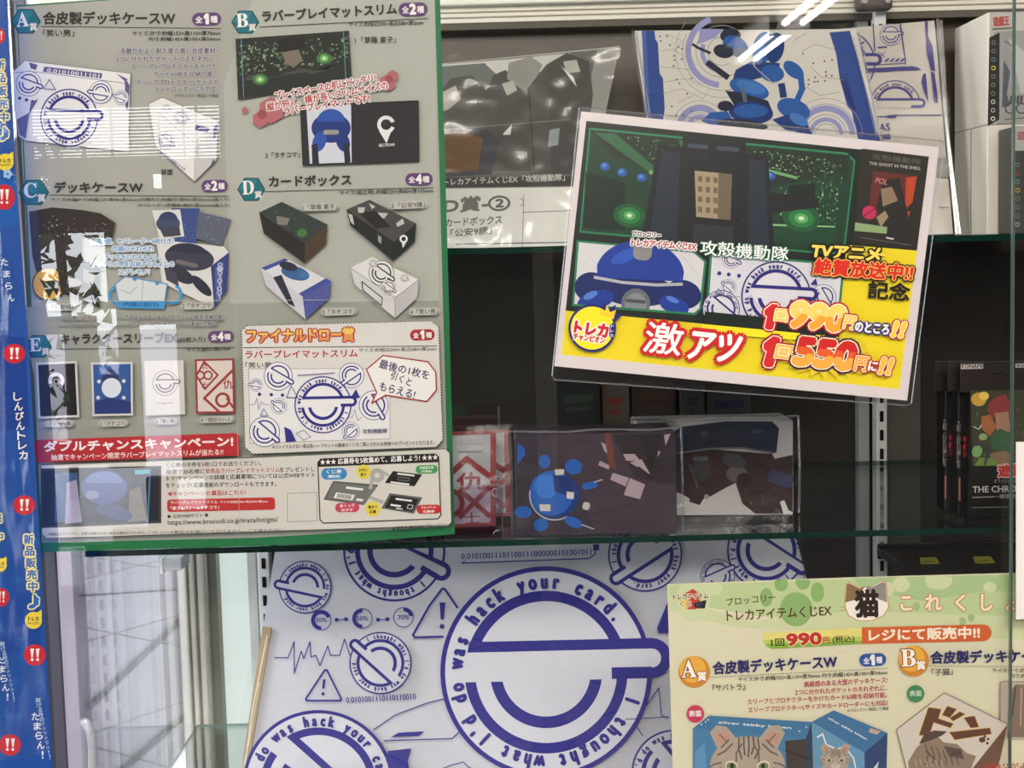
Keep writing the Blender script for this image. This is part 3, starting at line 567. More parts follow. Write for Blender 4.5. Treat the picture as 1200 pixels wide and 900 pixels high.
# ---- last prize panel
S.part('campaign_print')
PW = (214, 211, 203)
DB = [(283, 388), (290, 381.5), (505, 376), (514, 383), (519, 515), (511, 524), (296, 532), (287, 524)]; S.poly(DB, PW)
pts = []; 
for a, b in zip(DB, DB[1:]+DB[:1]):
    n = max(2, int(math.hypot(b[0]-a[0], b[1]-a[1])/3.2)); pts += [lerp(a, b, i/n) for i in range(n)]
S.dots(pts, .85, (60, 66, 58))
t('ファイナルドロー賞', 289.4, 401.5, 414.6, 399.6, 15.5, (232, 196, 96), .03, o=((172, 52, 48), 1.6), low=((.5, (224, 148, 84)),)); pill(495, 392.5, 29, 13, '1', (166, 36, 40)); S.line([(285.5, 407.5), (512, 405.4)], .9, T1)
t('ラバープレイマットスリム', 287.6, 420.2, 419, 418.4, 9.2, (176, 44, 48), .02); t('サイズ:約短辺300×長辺580×厚2mm', 420.6, 412.8, 511.5, 411, 4.6, T1, .006); t('「笑い男」', 287.6, 431.5, 322, 431, 6.8, T1, .008)
q = [(291.5, 432.4), (457, 431.6), (457, 514), (293, 519.5)]; S.poly(q, (226, 224, 222)); S.line(q, .5, (130, 126, 130), True)
mw = (226, 224, 222)
for x, y, r, ro, tx in ((326, 441, 17, 30, 0), (300, 451, 8, 190, 0), (412, 440, 15, 145, 0), (327, 476, 9.5, 220, 0), (310, 506, 18, 40, 0), (438, 475, 17.5, 60, 0), (411, 505, 10.5, 140, 0), (378.5, 474.4, 33.5, -1, 1)): S.badge(x, y, r, ro, BLUE, mw, bool(tx))
S.line([(341, 452), (336, 466), (349, 466)], .9, BLUE, True); S.poly([(417, 456), (411, 466), (422, 466)], BLUE); S.line([(309, 479), (305, 487), (314, 487)], .7, BLUE, True); S.dots([(304, 462), (318, 462.5), (331, 463)], 2.2, BLUE); S.line([(293, 474), (298, 474), (301, 467), (303, 480), (306, 471), (310, 474), (316, 474)], .5, BLUE); S.line([(408, 489), (413, 489), (416, 480), (419, 493), (424, 489)], .5, BLUE)
S.poly([(333, 500), (341, 504), (347, 517), (335, 518)], BLUE); S.line([(347, 508), (356, 504), (364, 512), (356, 516)], .6, BLUE, True); S.line([(349, 440), (392, 437)], 1.5, (140, 136, 160)); t('攻殻機動隊', 425, 508.5, 454, 507.5, 5.5, (90, 86, 120), .01)
S.poly([(457, 431), (516, 429), (518, 512), (457, 514)], PW) if False else None
Bb = [(429.5, 433), (449, 416.5), (501.6, 424), (510.6, 436), (511.5, 457), (500, 470.5), (452, 463), (435.5, 472.5), (441.5, 460)]; S.poly(Bb, (232, 229, 224)); S.line(Bb, 1.5, (166, 40, 44), True)
for s_, x0, y0, x1, y1, h_ in (('最後の1枚を', 443.7, 431, 501.6, 445, 10.5), ('引くと', 456.6, 443.5, 480.6, 453, 9.5), ('もらえる!', 444, 457, 485, 467.5, 10)): t(s_, x0, y0, x1, y1, h_, (48, 44, 92), .012)
t('※ファイナルドロー賞は各ハーフセットの最後のくじをご購入されたお客様へのプレゼントとなります。', 319.4, 526.3, 509, 520.8, 5, T1, .002)
# ---- double chance campaign
S.poly([(48, 545), (280, 537), (522, 526), (527, 531), (529, 612), (525, 616), (300, 623), (54, 631), (49, 626)], (206, 202, 193)); S.line([(48, 545), (280, 537), (522, 526), (527, 531), (529, 612), (525, 616), (300, 623), (54, 631), (49, 626)], .7, (70, 66, 60), True)
RB = (176, 40, 46); S.poly([(39, 520), (44, 515.5), (276, 507.5), (280, 510), (281, 534), (43, 542)], RB)
t('ダブルチャンスキャンペーン!', 52, 529.5, 273, 523, 12, (236, 228, 222), .035); t('抽選でキャンペーン限定ラバープレイマットスリムが当たる!!', 60, 539.6, 261.5, 533, 7, (236, 224, 218), .012)
q = [(47.7, 549), (189, 546), (189, 613), (47.7, 619)]; S.poly(q, (60, 58, 62)); i_ = [qm(q, .02, .04), qm(q, .98, .03), qm(q, .98, .95), qm(q, .02, .96)]; S.poly(i_, (34, 36, 46))
S.poly([qm(i_, .1, .05), qm(i_, .3, .05), qm(i_, .28, .95), qm(i_, .1, .95)], (50, 86, 130)); S.poly(ell(122, 571, 27, 20), (74, 84, 138)); S.poly(ell(122, 566, 22, 13, 0, 180, 360), (104, 122, 172)); S.poly(ell(108, 580, 8, 5), (128, 132, 164)); S.poly([(78, 566), (90, 562), (96, 612), (76, 614)], (158, 150, 176)); S.poly([(152, 575), (164, 570), (172, 610), (150, 612)], (108, 98, 88)); S.poly(ell(134, 600, 22, 8, 15), (60, 70, 110)); S.poly([(158, 551), (176, 550), (176, 555), (158, 556)], (88, 170, 184)); S.line([(176, 550), (173, 612)], 2, (70, 120, 150))
for s_, x0, y0, x1, y1, h_, c in (('くじ券の半券を5枚1口でお送りください。', 195, 547.8, 306, 545.4, 5.6, T1), ('抽選で30名様に', 194.5, 556, 240, 554.9, 5.6, T1), ('非売品ラバープレイマットスリム', 240.7, 554.9, 327.7, 553.2, 5.6, (176, 50, 50)), ('をプレゼントし', 328, 553.2, 368.6, 552.3, 5.6, T1), ('ます!キャンペーンの詳細と応募要項については公式WEBサイト', 194.5, 563.6, 369, 559.4, 5.8, T1), ('をチェック! 応募用紙のダウンロードもできます。', 194.5, 571.8, 324, 569.8, 5.8, T1), ('◀キャンペーンの賞品はこちら!', 196, 581.7, 288, 580, 5.8, (186, 52, 56))): t(s_, x0, y0, x1, y1, h_, c, .006)
S.poly(rr(196, 592.8, 322.3, 590, 14.6, 3.5), (184, 48, 48)); t('ラバープレイマットスリム', 200, 590.8, 255, 589.8, 3.6, WH, .01); t('サイズ:約短辺300×長辺580×厚2mm', 258, 589.8, 314, 588.8, 2.8, WH, .004); t('「素子&バトー&タチコマ」', 200, 597.9, 256.5, 596.4, 4.4, WH, .01)
t('◆ 公式WEBサイト ◆', 195.8, 607.8, 244.5, 606, 4.8, T1, .004); t('https://www.broccoli.co.jp/traca/lot/gits/', 196.8, 617, 326, 613, 7.4, T1, .004); S.line([(336.5, 578.3), (371, 577), (371.3, 610.5), (336.8, 611.5)], .5, (120, 116, 110), True)
t('※画像はイメージです。実際の商品とは多少異なる場合がございます。ご了承ください。', 56, 627.8, 200, 625.5, 3.6, (92, 90, 84), 0); t('※賞品はお選びいただけません。ご了承ください。', 200, 625.5, 335, 622.8, 3.6, (92, 90, 84), 0)
B2 = [(372.5, 542), (376, 538), (510, 532), (514, 535.5), (516.5, 604), (513, 608), (379, 613), (375, 609)]; S.poly(B2, (208, 204, 194)); S.line(B2, 1.3, K, True); S.poly([(372.5, 542), (376, 538), (510, 532), (514, 535.5), (514.3, 541.6), (373, 547.2)], K)
t('★★★ 応募券を5枚集めて、応募しよう! ★★★', 375.5, 545, 513, 539, 6.8, WH, .02)
S.poly([(390.5, 563.6), (443.7, 568), (426.6, 592), (379, 585.5)], (92, 92, 90)); S.poly([(391.5, 566), (442, 570.5), (427, 590), (383, 584)], (112, 112, 108)); S.bits([[(394, 577), (416, 580), (413, 586.5), (391, 583.5)]], (222, 220, 214)); S.bits([[(396+i*1.7, 578.3+i*.24), (396.9+i*1.7, 578.4+i*.24), (395.4+i*1.7, 583+i*.24), (394.5+i*1.7, 582.9+i*.24)] for i in range(10)], K); S.bits([[(406, 570), (426, 572.5), (425, 575), (405, 572.6)], [(418, 584), (426, 585), (425, 587.5), (417, 586.6)]], (226, 224, 220))
S.ring(442, 557, 3.2, 8.5, (168, 166, 160)); S.line([(434, 572), (436, 562)], 4, (168, 166, 160)); S.line([(446, 551), (455, 557)], 3, (168, 166, 160)); S.line([(434, 583), (448, 588.5)], 4, (168, 166, 160))
S.poly([(460.5, 552), (494.7, 556), (485.7, 570), (451, 565.7)], K); S.bits([[(466, 554), (486, 556.5), (485.4, 558.4), (465.4, 556)], [(458, 564), (480, 566.8), (479.4, 568.8), (457.4, 566)]], (226, 224, 220)); S.line([(467, 559), (480, 560.6), (478.6, 563.8), (465.6, 562)], .5, (150, 148, 144), True)
S.poly([(456.6, 578), (495, 583), (485, 602), (447, 595.7)], (92, 92, 90)); S.poly([(458.6, 580.5), (491, 585), (483, 599.5), (451, 594.5)], K); S.bits([[(464, 583.5), (483, 586), (482.4, 588), (463.4, 585.6)], [(458, 590.5), (470, 592.2), (469.4, 594.4), (457.4, 592.7)], [(464, 595), (472, 596), (471.6, 597.2), (463.6, 596.2)]], (222, 220, 216)); S.line([(478.5, 591.5), (484, 592.3), (482.6, 596.4), (477, 595.6)], .6, WH, True)
for cx, cy, w_, h_, c, a, b in ((391.5, 555.5, 30, 13.5, (52, 132, 186), 'くじ券', '(開封前)'), (500, 550.3, 26, 10, (70, 150, 84), 'お店控え用', '(引換券)'), (407, 595, 28.5, 11, (196, 64, 92), 'めくって', 'はがす'), (502.5, 597, 28.5, 10.5, (190, 38, 40), 'キャンペーン', '応募券')):
    S.poly(rr(cx-w_/2, cy, cx+w_/2, cy-.5, h_), c); t(a, cx-w_*.3, cy-.4, cx+w_*.3, cy-.9, h_*.34, WH, .02); t(b, cx-w_*.24, cy+h_*.38, cx+w_*.24, cy+h_*.36, h_*.3, WH, .02)
for cx, cy, r, a, b in ((426, 553, 8.6, 'お店に', '渡す'), (437, 596.6, 9, '集めて', '応募')): S.poly(ell(cx, cy, r), (222, 202, 76)); t(a, cx-r*.6, cy-.4, cx+r*.6, cy-.6, r*.45, K, .02); t(b, cx-r*.42, cy+r*.58, cx+r*.42, cy+r*.56, r*.45, K, .02)
t('■', 459.6, 621, 463.2, 620.9, 3.4, (40, 110, 66), .0); t('発売元 株式会社ブロッコリー', 464.5, 621.4, 524.5, 617.2, 4.6, T1, .006)
S.line([(37, 353), (514, 351)], .6, (188, 188, 178)); S.line([(268, -8), (281, 632)], .45, (176, 175, 166))
S.done()
# ================================================================ tilted price card, outside the glass
CYY = -.004
root = thing('price_card', P(860, 465, CYY), 'tilted white bordered card with green picture and yellow price band, laminated', 'price card')
S = Sheet(root, planeY(CYY)); t = S.t
S.part('sheet'); S.slab([(681, 130.5), (1100.5, 172.5), (1063, 469.5), (649.5, 429)], (233, 222, 222), .0008, .015)
S.part('price_band'); YL = (252, 228, 34)
S.poly([(663, 362), (1000, 284), (1088.6, 183.5), (1054, 456), (658, 415.5)], YL)
S.part('picture_print'); DKG = (22, 34, 26)
S.poly([(687, 141.7), (1088.6, 183.5), (1074.5, 293.6), (992, 287), (981, 394.5), (662.8, 364)], DKG)
# big city picture
q = [(691, 150), (999, 180), (989, 287), (680, 271)]; gi = (26, 62, 40)
S.poly([(690.5, 149.5), (992, 179), (1002.5, 188), (991, 286), (978, 298), (946, 296), (679, 272.5)], (44, 134, 92)); S.poly([(692.3, 152), (991, 181.2), (1000.3, 189), (989, 285), (977, 295.8), (946, 293.8), (681.3, 270.3)], gi)
S.poly([qm(q, .0, .02), qm(q, .99, .02), qm(q, .99, .30), qm(q, .7, .42), qm(q, .35, .40), qm(q, .1, .25)], (30, 48, 34))
S.bits([[qm(q, .02, .04), qm(q, .10, .03), qm(q, .28, .36), qm(q, .24, .38)], [qm(q, .34, .03), qm(q, .40, .03), qm(q, .42, .38), qm(q, .39, .40)]], (54, 104, 66))
S.city([qm(q, .13, .03), qm(q, .34, .05), qm(q, .38, .30), qm(q, .24, .28)], 26, [(190, 220, 150), (100, 160, 100)], 21); S.city([qm(q, .62, .04), qm(q, .98, .1), qm(q, .92, .34), qm(q, .62, .26)], 44, [(150, 200, 130), (80, 140, 88), (200, 230, 170)], 22)
S.bits([[qm(q, .24, .36), qm(q, .43, .37), qm(q, .43, .40), qm(q, .24, .40)], [qm(q, .63, .22), qm(q, .80, .30), qm(q, .80, .33), qm(q, .63, .25)]], (120, 176, 112))
S.poly([qm(q, .0, .42), qm(q, .15, .5), qm(q, .17, .97), qm(q, .01, .97)], (20, 40, 30)); S.poly([qm(q, .24, .42), qm(q, .42, .58), qm(q, .40, .99), qm(q, .26, .99)], (30, 70, 44)); S.city([qm(q, .26, .48), qm(q, .40, .60), qm(q, .38, .95), qm(q, .27, .94)], 34, [(120, 190, 120), (60, 120, 80), (180, 220, 150)], 23)
S.poly([qm(q, .72, .42), qm(q, .97, .22), qm(q, .97, .80), qm(q, .74, .78)], (26, 64, 42)); S.city([qm(q, .73, .42), qm(q, .97, .26), qm(q, .96, .78), qm(q, .74, .76)], 75, [(110, 180, 110), (56, 112, 70), (190, 226, 160)], 24); S.poly([qm(q, .77, .40), qm(q, .87, .36), qm(q, .87, .62), qm(q, .78, .62)], (20, 34, 26))
S.poly([qm(q, .56, .84), qm(q, .97, .80), qm(q, .96, 1.0), qm(q, .56, 1.0)], (24, 70, 44)); S.bits([[qm(q, .60, .83), qm(q, .96, .80), qm(q, .96, .815), qm(q, .60, .85)]], (150, 206, 140))
for (u, v), k in (((.18, .82), 1), ((.83, .74), 1.15)):
    x, y = qm(q, u, v)
    for r, c in ((19, (28, 92, 50)), (13, (40, 128, 66)), (7, (96, 178, 100)), (3, (226, 240, 206))): S.poly(ell(x, y, r*k, r*k*.72, 8), c)
for x, y in ((709, 195), (729, 202), (752, 208), (774, 208), (903, 206)): S.poly(ell(x, y, 6, 5), (44, 92, 168)); S.poly(ell(x-1, y-1, 3, 2.4), (84, 146, 214))
# plain dark tower blocks in the middle of the picture, one pale lit facade
S.poly([(770, 170), (800, 172), (800, 160), (874, 167), (874, 180), (900, 183), (908, 297), (752, 284)], (27, 28, 33)); S.bits([[(776, 176), (797, 178), (794, 286), (760, 283)], [(878, 186), (896, 188), (902, 296), (876, 294)]], (36, 46, 60)); S.poly([(900, 226), (960, 232), (960, 243), (903, 250)], (30, 32, 34)); S.bits([[(806, 168), (830, 170), (829, 175), (806, 173)], [(840, 171), (866, 173), (866, 178), (840, 176)]], (62, 74, 88))
S.poly([(814, 200), (858, 204), (856, 258), (816, 254)], (172, 156, 124)); S.poly([(842, 202.5), (858, 204), (856, 258), (841, 256.5)], (116, 102, 82)); S.bits([[(818+i*9, 206+j*12+i*.8), (823+i*9, 206.4+j*12+i*.8), (823+i*9, 213+j*12+i*.8), (818+i*9, 212.6+j*12+i*.8)] for i in range(4) for j in range(4)], (120, 104, 80)); S.poly([(812, 262), (860, 266), (858, 290), (812, 286)], (48, 48, 52))
# poster column
c4 = [(1010, 174), (1088.6, 183.6), (1074.5, 293.6), (1000, 285)]; S.poly(c4, (44, 38, 32)); S.poly([qm(c4, .2, .22), qm(c4, .8, .22), qm(c4, .78, .72), qm(c4, .18, .72)], (104, 40, 36)); S.bits([[qm(c4, .7, .25), qm(c4, .86, .22), qm(c4, .84, .5), qm(c4, .74, .58)], [qm(c4, .7, .6), qm(c4, .82, .6), qm(c4, .8, .72), qm(c4, .72, .7)]], (196, 74, 40)); S.poly([qm(c4, .36, .3), qm(c4, .6, .26), qm(c4, .78, .6), qm(c4, .95, .98), qm(c4, .55, .98), qm(c4, .3, .6)], (40, 36, 34)); S.poly([qm(c4, .34, .4), qm(c4, .5, .36), qm(c4, .62, .5), qm(c4, .4, .58)], (150, 126, 100)); S.bits([[qm(c4, .32, .70), qm(c4, .44, .62), qm(c4, .5, .68), qm(c4, .4, .8)]], (164, 140, 110)); x, y = qm(c4, .2, .66); S.poly(ell(x, y, 8), (206, 44, 96)); S.line([(x-6, y+4), (x+6, y-4)], 1.2, (90, 20, 40)); S.poly([qm(c4, .0, .78), qm(c4, .5, .79), qm(c4, .5, .86), qm(c4, .0, .87)], (150, 178, 124))
t('POL', *qm(c4, .24, .34), *qm(c4, .42, .35), 6.5, (196, 130, 120), .02, sk=.2); t('攻殻機動隊', *qm(c4, .16, .10), *qm(c4, .90, .10), 7, (92, 88, 84), .01); t('THE GHOST IN THE SHELL', *qm(c4, .13, .16), *qm(c4, .90, .15), 3.6, (190, 184, 176), .015); t('2026', *qm(c4, .5, .86), *qm(c4, .6, .86), 4, WH, .02) if False else None; S.line([qm(c4, .1, .93), qm(c4, .9, .95)], .5, (130, 124, 116)); S.bits([[qm(c4, .5, .895), qm(c4, .62, .90), qm(c4, .62, .915), qm(c4, .5, .91)]], WH)
# blue machine panel (plain rounded shapes)
f2 = [(676, 281.5), (813, 293.5), (828, 306), (822, 362), (815, 369.5), (670.5, 358.5)]; S.poly(f2, (40, 132, 90)); f2i = [(678.5, 284), (812.5, 296), (825, 307), (819.5, 361), (813.5, 366.5), (673, 356)]; S.poly(f2i, (226, 222, 224))
def clipy(pts, lo=None): return [(min(max(x, 673.5), 822), min(y, 356+(x-673)*.075)) for x, y in pts]
S.line([(690, 300), (720, 330)], .5, (190, 188, 192)); S.line([(800, 300), (820, 325)], .5, (190, 188, 192))
B1, B2_, B3 = (28, 62, 158), (44, 92, 196), (22, 40, 104)
S.poly(clipy(ell(692, 336, 19, 17, -10)), B3); S.poly(clipy(ell(800, 345, 22, 17, 12)), B3); S.poly(clipy(ell(745, 340, 46, 19, 4)), B3); S.poly([(700, 325)] + ell(750, 322, 52, 40, 4, 190, 350, 24) + [(800, 330)], B1); S.poly(ell(733, 300, 18, 7, -25), B2_); S.line([(697, 325), (730, 331), (770, 334), (799, 333)], 3.4, (196, 196, 202)); S.poly(clipy(ell(698, 352, 22, 11, -15)), B1); S.poly(clipy(ell(790, 358, 18, 10, 20)), B1); S.poly(clipy(ell(692, 346, 9, 4, -25)), (90, 132, 220)); S.poly(clipy(ell(788, 351, 8, 3, 25)), (90, 132, 220)); S.poly(clipy(ell(745, 356, 17, 18)), (110, 114, 118)); S.poly(clipy(ell(745, 357, 13, 14)), (140, 144, 148)); S.poly(rr(733, 352, 757, 354, 4), (80, 82, 86)); S.poly([(735, 288)] + ell(753, 296, 17, 20, 0, 180, 360, 16)[::-1][::-1] + [(770, 292)], (150, 146, 144)) if False else S.poly(rr(742, 293, 764, 295, 22, 8), (152, 148, 146))
# badge panel
f3 = [(829, 296.5), (981, 309), (975, 381), (825, 366.5)]
f3 = [(832, 296), (990, 309), (983, 382), (827, 368)]; S.poly(f3, (40, 132, 90)); S.poly([(834.5, 298.5), (987, 311.5), (980.5, 379), (830, 366)], (230, 227, 232)); pw = (230, 227, 232)
for x, y, r, ro in ((857, 304, 11, 30), (854, 336, 9, 220), (965, 348, 15, 60)): S.badge(x, y, r, ro, BLUE, pw, False)
S.badge(845, 362, 22, 40, BLUE, pw, True); S.badge(909.5, 347, 41, 3, BLUE, pw, True); S.dots([(843, 320), (854, 321.5), (866, 323)], 2.4, BLUE); S.poly([(956, 326), (950, 333), (958, 334)], BLUE); S.line([(842, 338), (838, 345), (846, 345)], .7, BLUE, True); S.line([(838, 346), (870, 348)], .5, (110, 106, 150)); S.line([(872, 352), (880, 346), (890, 362)], .5, (110, 106, 150))
S.poly([(826, 365), (986, 380), (983, 396), (824, 381)], DKG); S.poly([(822, 379.5), (981, 394.5), (980, 402), (822, 390)], YL)
S.part('price_lettering')
t('ブロッコリー', 741.5, 276, 774, 278.5, 5.2, K, .03, o=(WH, 1.6)); t('トレカアイテムくじEX', 740, 287.5, 815.5, 293.5, 7.6, (178, 30, 60), .03, o=(WH, 1.8)); t('攻殻機動隊', 820, 298.5, 923, 307, 17, (240, 240, 236), .006, o=((50, 110, 84), 1.0))
S.poly([(946, 300), (950, 284), (1016, 286), (1034, 291), (1030, 302)], K) if False else None
t('TVアニメ', 950, 301, 1030, 306, 15, (250, 216, 90), .035, sk=.12, o=(K, 2.4)); S.line([(1020, 297), (1037, 299)], 2, (250, 216, 90))
t('絶賛放送中!!', 953, 321.5, 1068, 329, 19, (216, 44, 34), .03, sk=.1, o=((240, 196, 90), 1.0), o2=((60, 14, 12), 2.8)); t('記念', 1017, 349, 1065, 353, 20, K, .02)
STAR = []
for i in range(44):
    a = 2*math.pi*i/44; r = 1.0 if i % 2 else .62+.1*((i*7) % 5)/5; STAR.append((966+58*r*math.cos(a), 418+26*r*math.sin(a)+58*r*math.cos(a)*.08))
S.poly(STAR, (236, 204, 48)); 
def price(n1, n2, tail, x0, y0, k, face, rim, tailf):
    dy = .105
    for s_, a, b, h_, ex in n1:
        t(s_, x0+a, y0+a*dy, x0+b, y0+b*dy, h_, face, .05, sk=.14, o=((250, 236, 214), 1.0), o2=(rim, 3.2))
RM = (176, 24, 28)
t('1', 892, 383, 905, 384.5, 26, (214, 36, 40), .06, sk=.14, o=((250, 238, 220), 1.2), o2=(RM, 3.2)); t('回', 907, 375.5, 922, 377, 13.5, (250, 212, 96), .04, sk=.1, o=((250, 238, 220), .8), o2=(RM, 2.6)); t('990', 924, 381.5, 986, 388, 28, (252, 214, 110), .07, sk=.14, low=((.45, (240, 166, 52)),), o=((252, 240, 216), 1.2), o2=(RM, 3.2)); t('円', 988, 384.5, 1000, 386, 15, (250, 206, 96), .05, sk=.1, o=((252, 240, 216), .8), o2=(RM, 2.4)); t('のところ', 1002, 388, 1041, 392, 11.5, WH, .04, o=((34, 36, 110), 2.0)); t('!!', 1044, 394, 1057, 395.5, 18, (250, 206, 60), .05, sk=.2, o=(WH, .8), o2=(RM, 2.2))
t('1', 890, 426, 905, 428, 31, (214, 36, 40), .06, sk=.14, o=((250, 238, 220), 1.3), o2=((150, 18, 30), 3.6)); t('回', 907.5, 419, 926, 421.5, 15.5, (244, 190, 80), .04, sk=.1, o=((250, 238, 220), .8), o2=(RM, 2.6)); t('550', 930, 425.5, 998, 433, 30, (206, 34, 34), .07, sk=.14, low=((.58, (228, 92, 40)), (.34, (244, 172, 66))), o=((252, 232, 190), 1.5), o2=((60, 22, 66), 3.8)); t('円', 1001, 433.5, 1015, 435, 16, (244, 176, 74), .05, sk=.1, o=((252, 240, 216), .8), o2=(RM, 2.4)); t('に', 1017, 434, 1027, 435, 11, WH, .04, sk=.1, o=(RM, 1.8)); t('!!', 1029, 437.5, 1042, 439, 19, (250, 190, 60), .05, sk=.2, o=(WH, .8), o2=(RM, 2.2))
RO = (204, 32, 40)
t('激', 753, 412, 796, 417, 36, (250, 246, 242), .0, sk=.08, o=(RO, 4.6)); t('アツ', 804, 419, 861, 425, 32, (250, 246, 242), .02, sk=.2, o=(RO, 4.6)); t('激', 753, 412, 796, 417, 36, (250, 246, 242), .01, sk=.08)
S.part('shop_mark'); S.poly(ell(694, 384.5, 28), (36, 36, 110)); S.poly([(704, 362), (709, 354), (713, 362), (722, 357), (720, 366), (729, 369), (722, 376), (712, 378)], (36, 36, 110)); S.poly(ell(694, 384.5, 25.2), YL); S.poly([(703, 369), (704, 362.5), (709, 366), (711, 357), (715, 366), (722, 363), (719, 374)], (246, 206, 46))
t('トレカ', 672.5, 391, 711, 395.5, 15, (206, 34, 40), .05, o=(WH, 1.8), sk=.05); t('チャンピオン', 671.5, 397.5, 708, 403, 7.5, (206, 34, 40), .05, o=(WH, 1.4)); S.poly(rr(717.5, 379, 716.5, 396, 5.5), (36, 36, 110)); S.vt('トレカ', 718, 379, 716.5, 396, 4, WH, .02)
S.done()
mb = MB(); pl = S.pl
lam = MB(); lam.prism([pl.at(x, y, -.0004) for x, y in rr(654, 287, 1090, 330, 314, 7)] if False else [pl.at(x, y, .0026) for x, y in ((679, 126), (1103, 165), (1107, 169), (1068, 472), (1063, 475), (650, 445), (647, 440))], -pl.n*.0001, SLEEVE); o = lam.build('laminate_sleeve', root); o['label'] = 'clear laminate film with an overhanging rim'
MB().tube([pl.at(x, y, .0026) for x, y in ((679, 126), (1103, 165), (1107, 169), (1068, 472), (1063, 475), (650, 445), (647, 440), (679, 126))], .0005, glassy('laminate_edge', .22, (.9, .9, .9), .25), 6).build('laminate_rim', o)
mb = MB(); mb.prism([pl.at(x, y, .0012) for x, y in ((995, 462), (1030, 465), (1029, 479), (996, 476))], -pl.n*.0001, FILM); o = mb.build('tape', root); o['label'] = 'clear tape'
# ================================================================ cat poster, inside the glass lower right
root = thing('cat_poster', P(1000, 900, .013), 'cream and green poster of cat deck cases at the lower right', 'poster')
S = Sheet(root, planeY(.013)); t = S.t; CR = (218, 212, 180); BR = (98, 56, 42)
S.part('sheet'); S.slab([(782, 684.5), (1000, 676.5), (1185, 671.5), (1260, 671), (1260, 960), (790, 960)], CR, .0005, .02)
S.poly([(783, 686), (1000, 678), (1185, 673), (1259, 672.5), (1259, 742), (1000, 728), (890, 722), (784, 704)], (188, 204, 150)); S.poly([(784, 716), (860, 735), (1000, 742), (1259, 752), (1259, 700), (1180, 722), (1000, 716), (880, 728), (784, 700)], (204, 210, 164)); S.poly([(1000, 677.5), (1185, 673), (1259, 672.5), (1259, 700), (1160, 692), (1080, 704), (1010, 690)], (170, 194, 140))
PG = (140, 176, 106)
for x, y, rx, ry in ((898, 700, 7.5, 11), (915.5, 684, 8, 9), (941, 682, 8.5, 9), (958, 694, 8, 11.5), (933, 714, 19, 20)): S.poly([(a, max(b, 679.4)) for a, b in ell(x, y, rx, ry)], PG)
for x, y, rx, ry in ((812, 703, 20, 26), (835, 690, 12, 8), (1056, 685, 10, 9), (1100, 680, 16, 11), (1040, 690, 9, 8), (1160, 688, 8, 6)): S.poly([(a, max(b, 675.5 if a > 1000 else 684)) for a, b in ell(x, y, rx, ry)], (206, 212, 168))
for x, y in ((1074, 711), (1128, 728), (1138, 724)): S.poly(ell(x, y, 4, 5), (160, 186, 130))
S.part('title_lettering')
S.poly([(800, 697), (812, 690), (823, 698), (816, 714), (804, 714)], (196, 60, 40)); S.poly([(796, 703), (806, 699), (806, 716)], (226, 196, 60)); S.poly([(812, 707), (828, 703), (826, 713), (815, 713)], (30, 26, 30)); t('トレカアイテム', 789, 703, 830, 701.5, 6.5, K, .02, o=((236, 226, 196), .8)); t('くじ', 797, 711, 810, 710.6, 6.5, (150, 60, 36), .02, o=((236, 226, 196), .8)); t('★', 813, 713, 824, 712.6, 9, (60, 60, 90), 0)
t('ブロッコリー', 851.8, 710.3, 909, 704.2, 9.2, BR, .004); t('トレカアイテムくじEX', 852, 728, 974.5, 721.5, 12.4, BR, .012)
# cat head shape with the word
H = [(990, 712), (989.5, 700), (991.5, 683.5), (995, 682), (1008, 688), (1022, 686.5), (1034, 680), (1039, 682), (1041, 702), (1042, 712), (1036, 722), (1022, 728), (1006, 728), (994, 722)]
S.poly(H, (202, 158, 112)); S.poly([lerp((1015.5, 706), p_, .95) for p_ in H], (240, 232, 220)); S.poly([(990.6, 706), (992.5, 685), (995.5, 683.6), (1008, 689.5), (1014, 687), (1002, 703)], (138, 108, 74)); S.poly([(1014, 687), (1022, 688), (1034, 682), (1037.8, 683.5), (1039.5, 706), (1024, 700)], (146, 140, 132)); S.line([(985, 711), (991, 712)], .8, (202, 158, 112)); S.line([(985, 716), (991, 715)], .8, (202, 158, 112)); S.line([(1041, 711), (1045, 710)], .8, (202, 158, 112)); S.line([(1041, 715), (1045, 716)], .8, (202, 158, 112))
t('猫', 1003, 723, 1029, 722.4, 31, (40, 24, 18), .03)
for ch, x0, y0, x1, h_ in (('こ', 1056, 715, 1068, 16), ('れ', 1084.5, 715.3, 1103, 18.5), ('く', 1120, 715.6, 1131, 18.6), ('し', 1150, 715.6, 1162.4, 19), ('ょ', 1179, 715.6, 1189, 13.5), ('ん', 1206, 715.6, 1224, 18)): t(ch, x0, y0, x1, y0, h_, (244, 222, 196), .02, o=((190, 132, 92), 1.1))
S.poly([(893, 742), (1010, 735.5), (1010, 754.5), (905, 760.5), (897, 757)], (226, 214, 120)); S.poly([(894, 750), (1010, 746), (1010, 754.5), (905, 760.5), (897, 757)], (186, 200, 90)); S.poly([(896, 755), (1010, 751), (1010, 754.5), (905, 760.5)], (132, 170, 60))
t('1回', 904, 757.4, 919, 756.8, 8.5, K, .02); t('990', 922.6, 756.6, 962.4, 754.6, 13.2, (190, 46, 36), .05, o=((240, 228, 180), .9)); t('円', 964.8, 754.3, 972, 754, 7.5, (190, 46, 36), .02); t('(税込)', 976, 754.6, 1001.5, 753, 9, K, .012)
S.poly([(1010, 735.3), (1150, 731.8)] + ell(1152, 741.6, 10, 9.8, 0, -90, 90, 10) + [(1150, 751.4), (1010, 754.6)], (206, 96, 44)); t('レジにて販売中!!', 1018.5, 751.3, 1148, 747.8, 13.4, (244, 228, 206), .03)
S.part('prize_print')
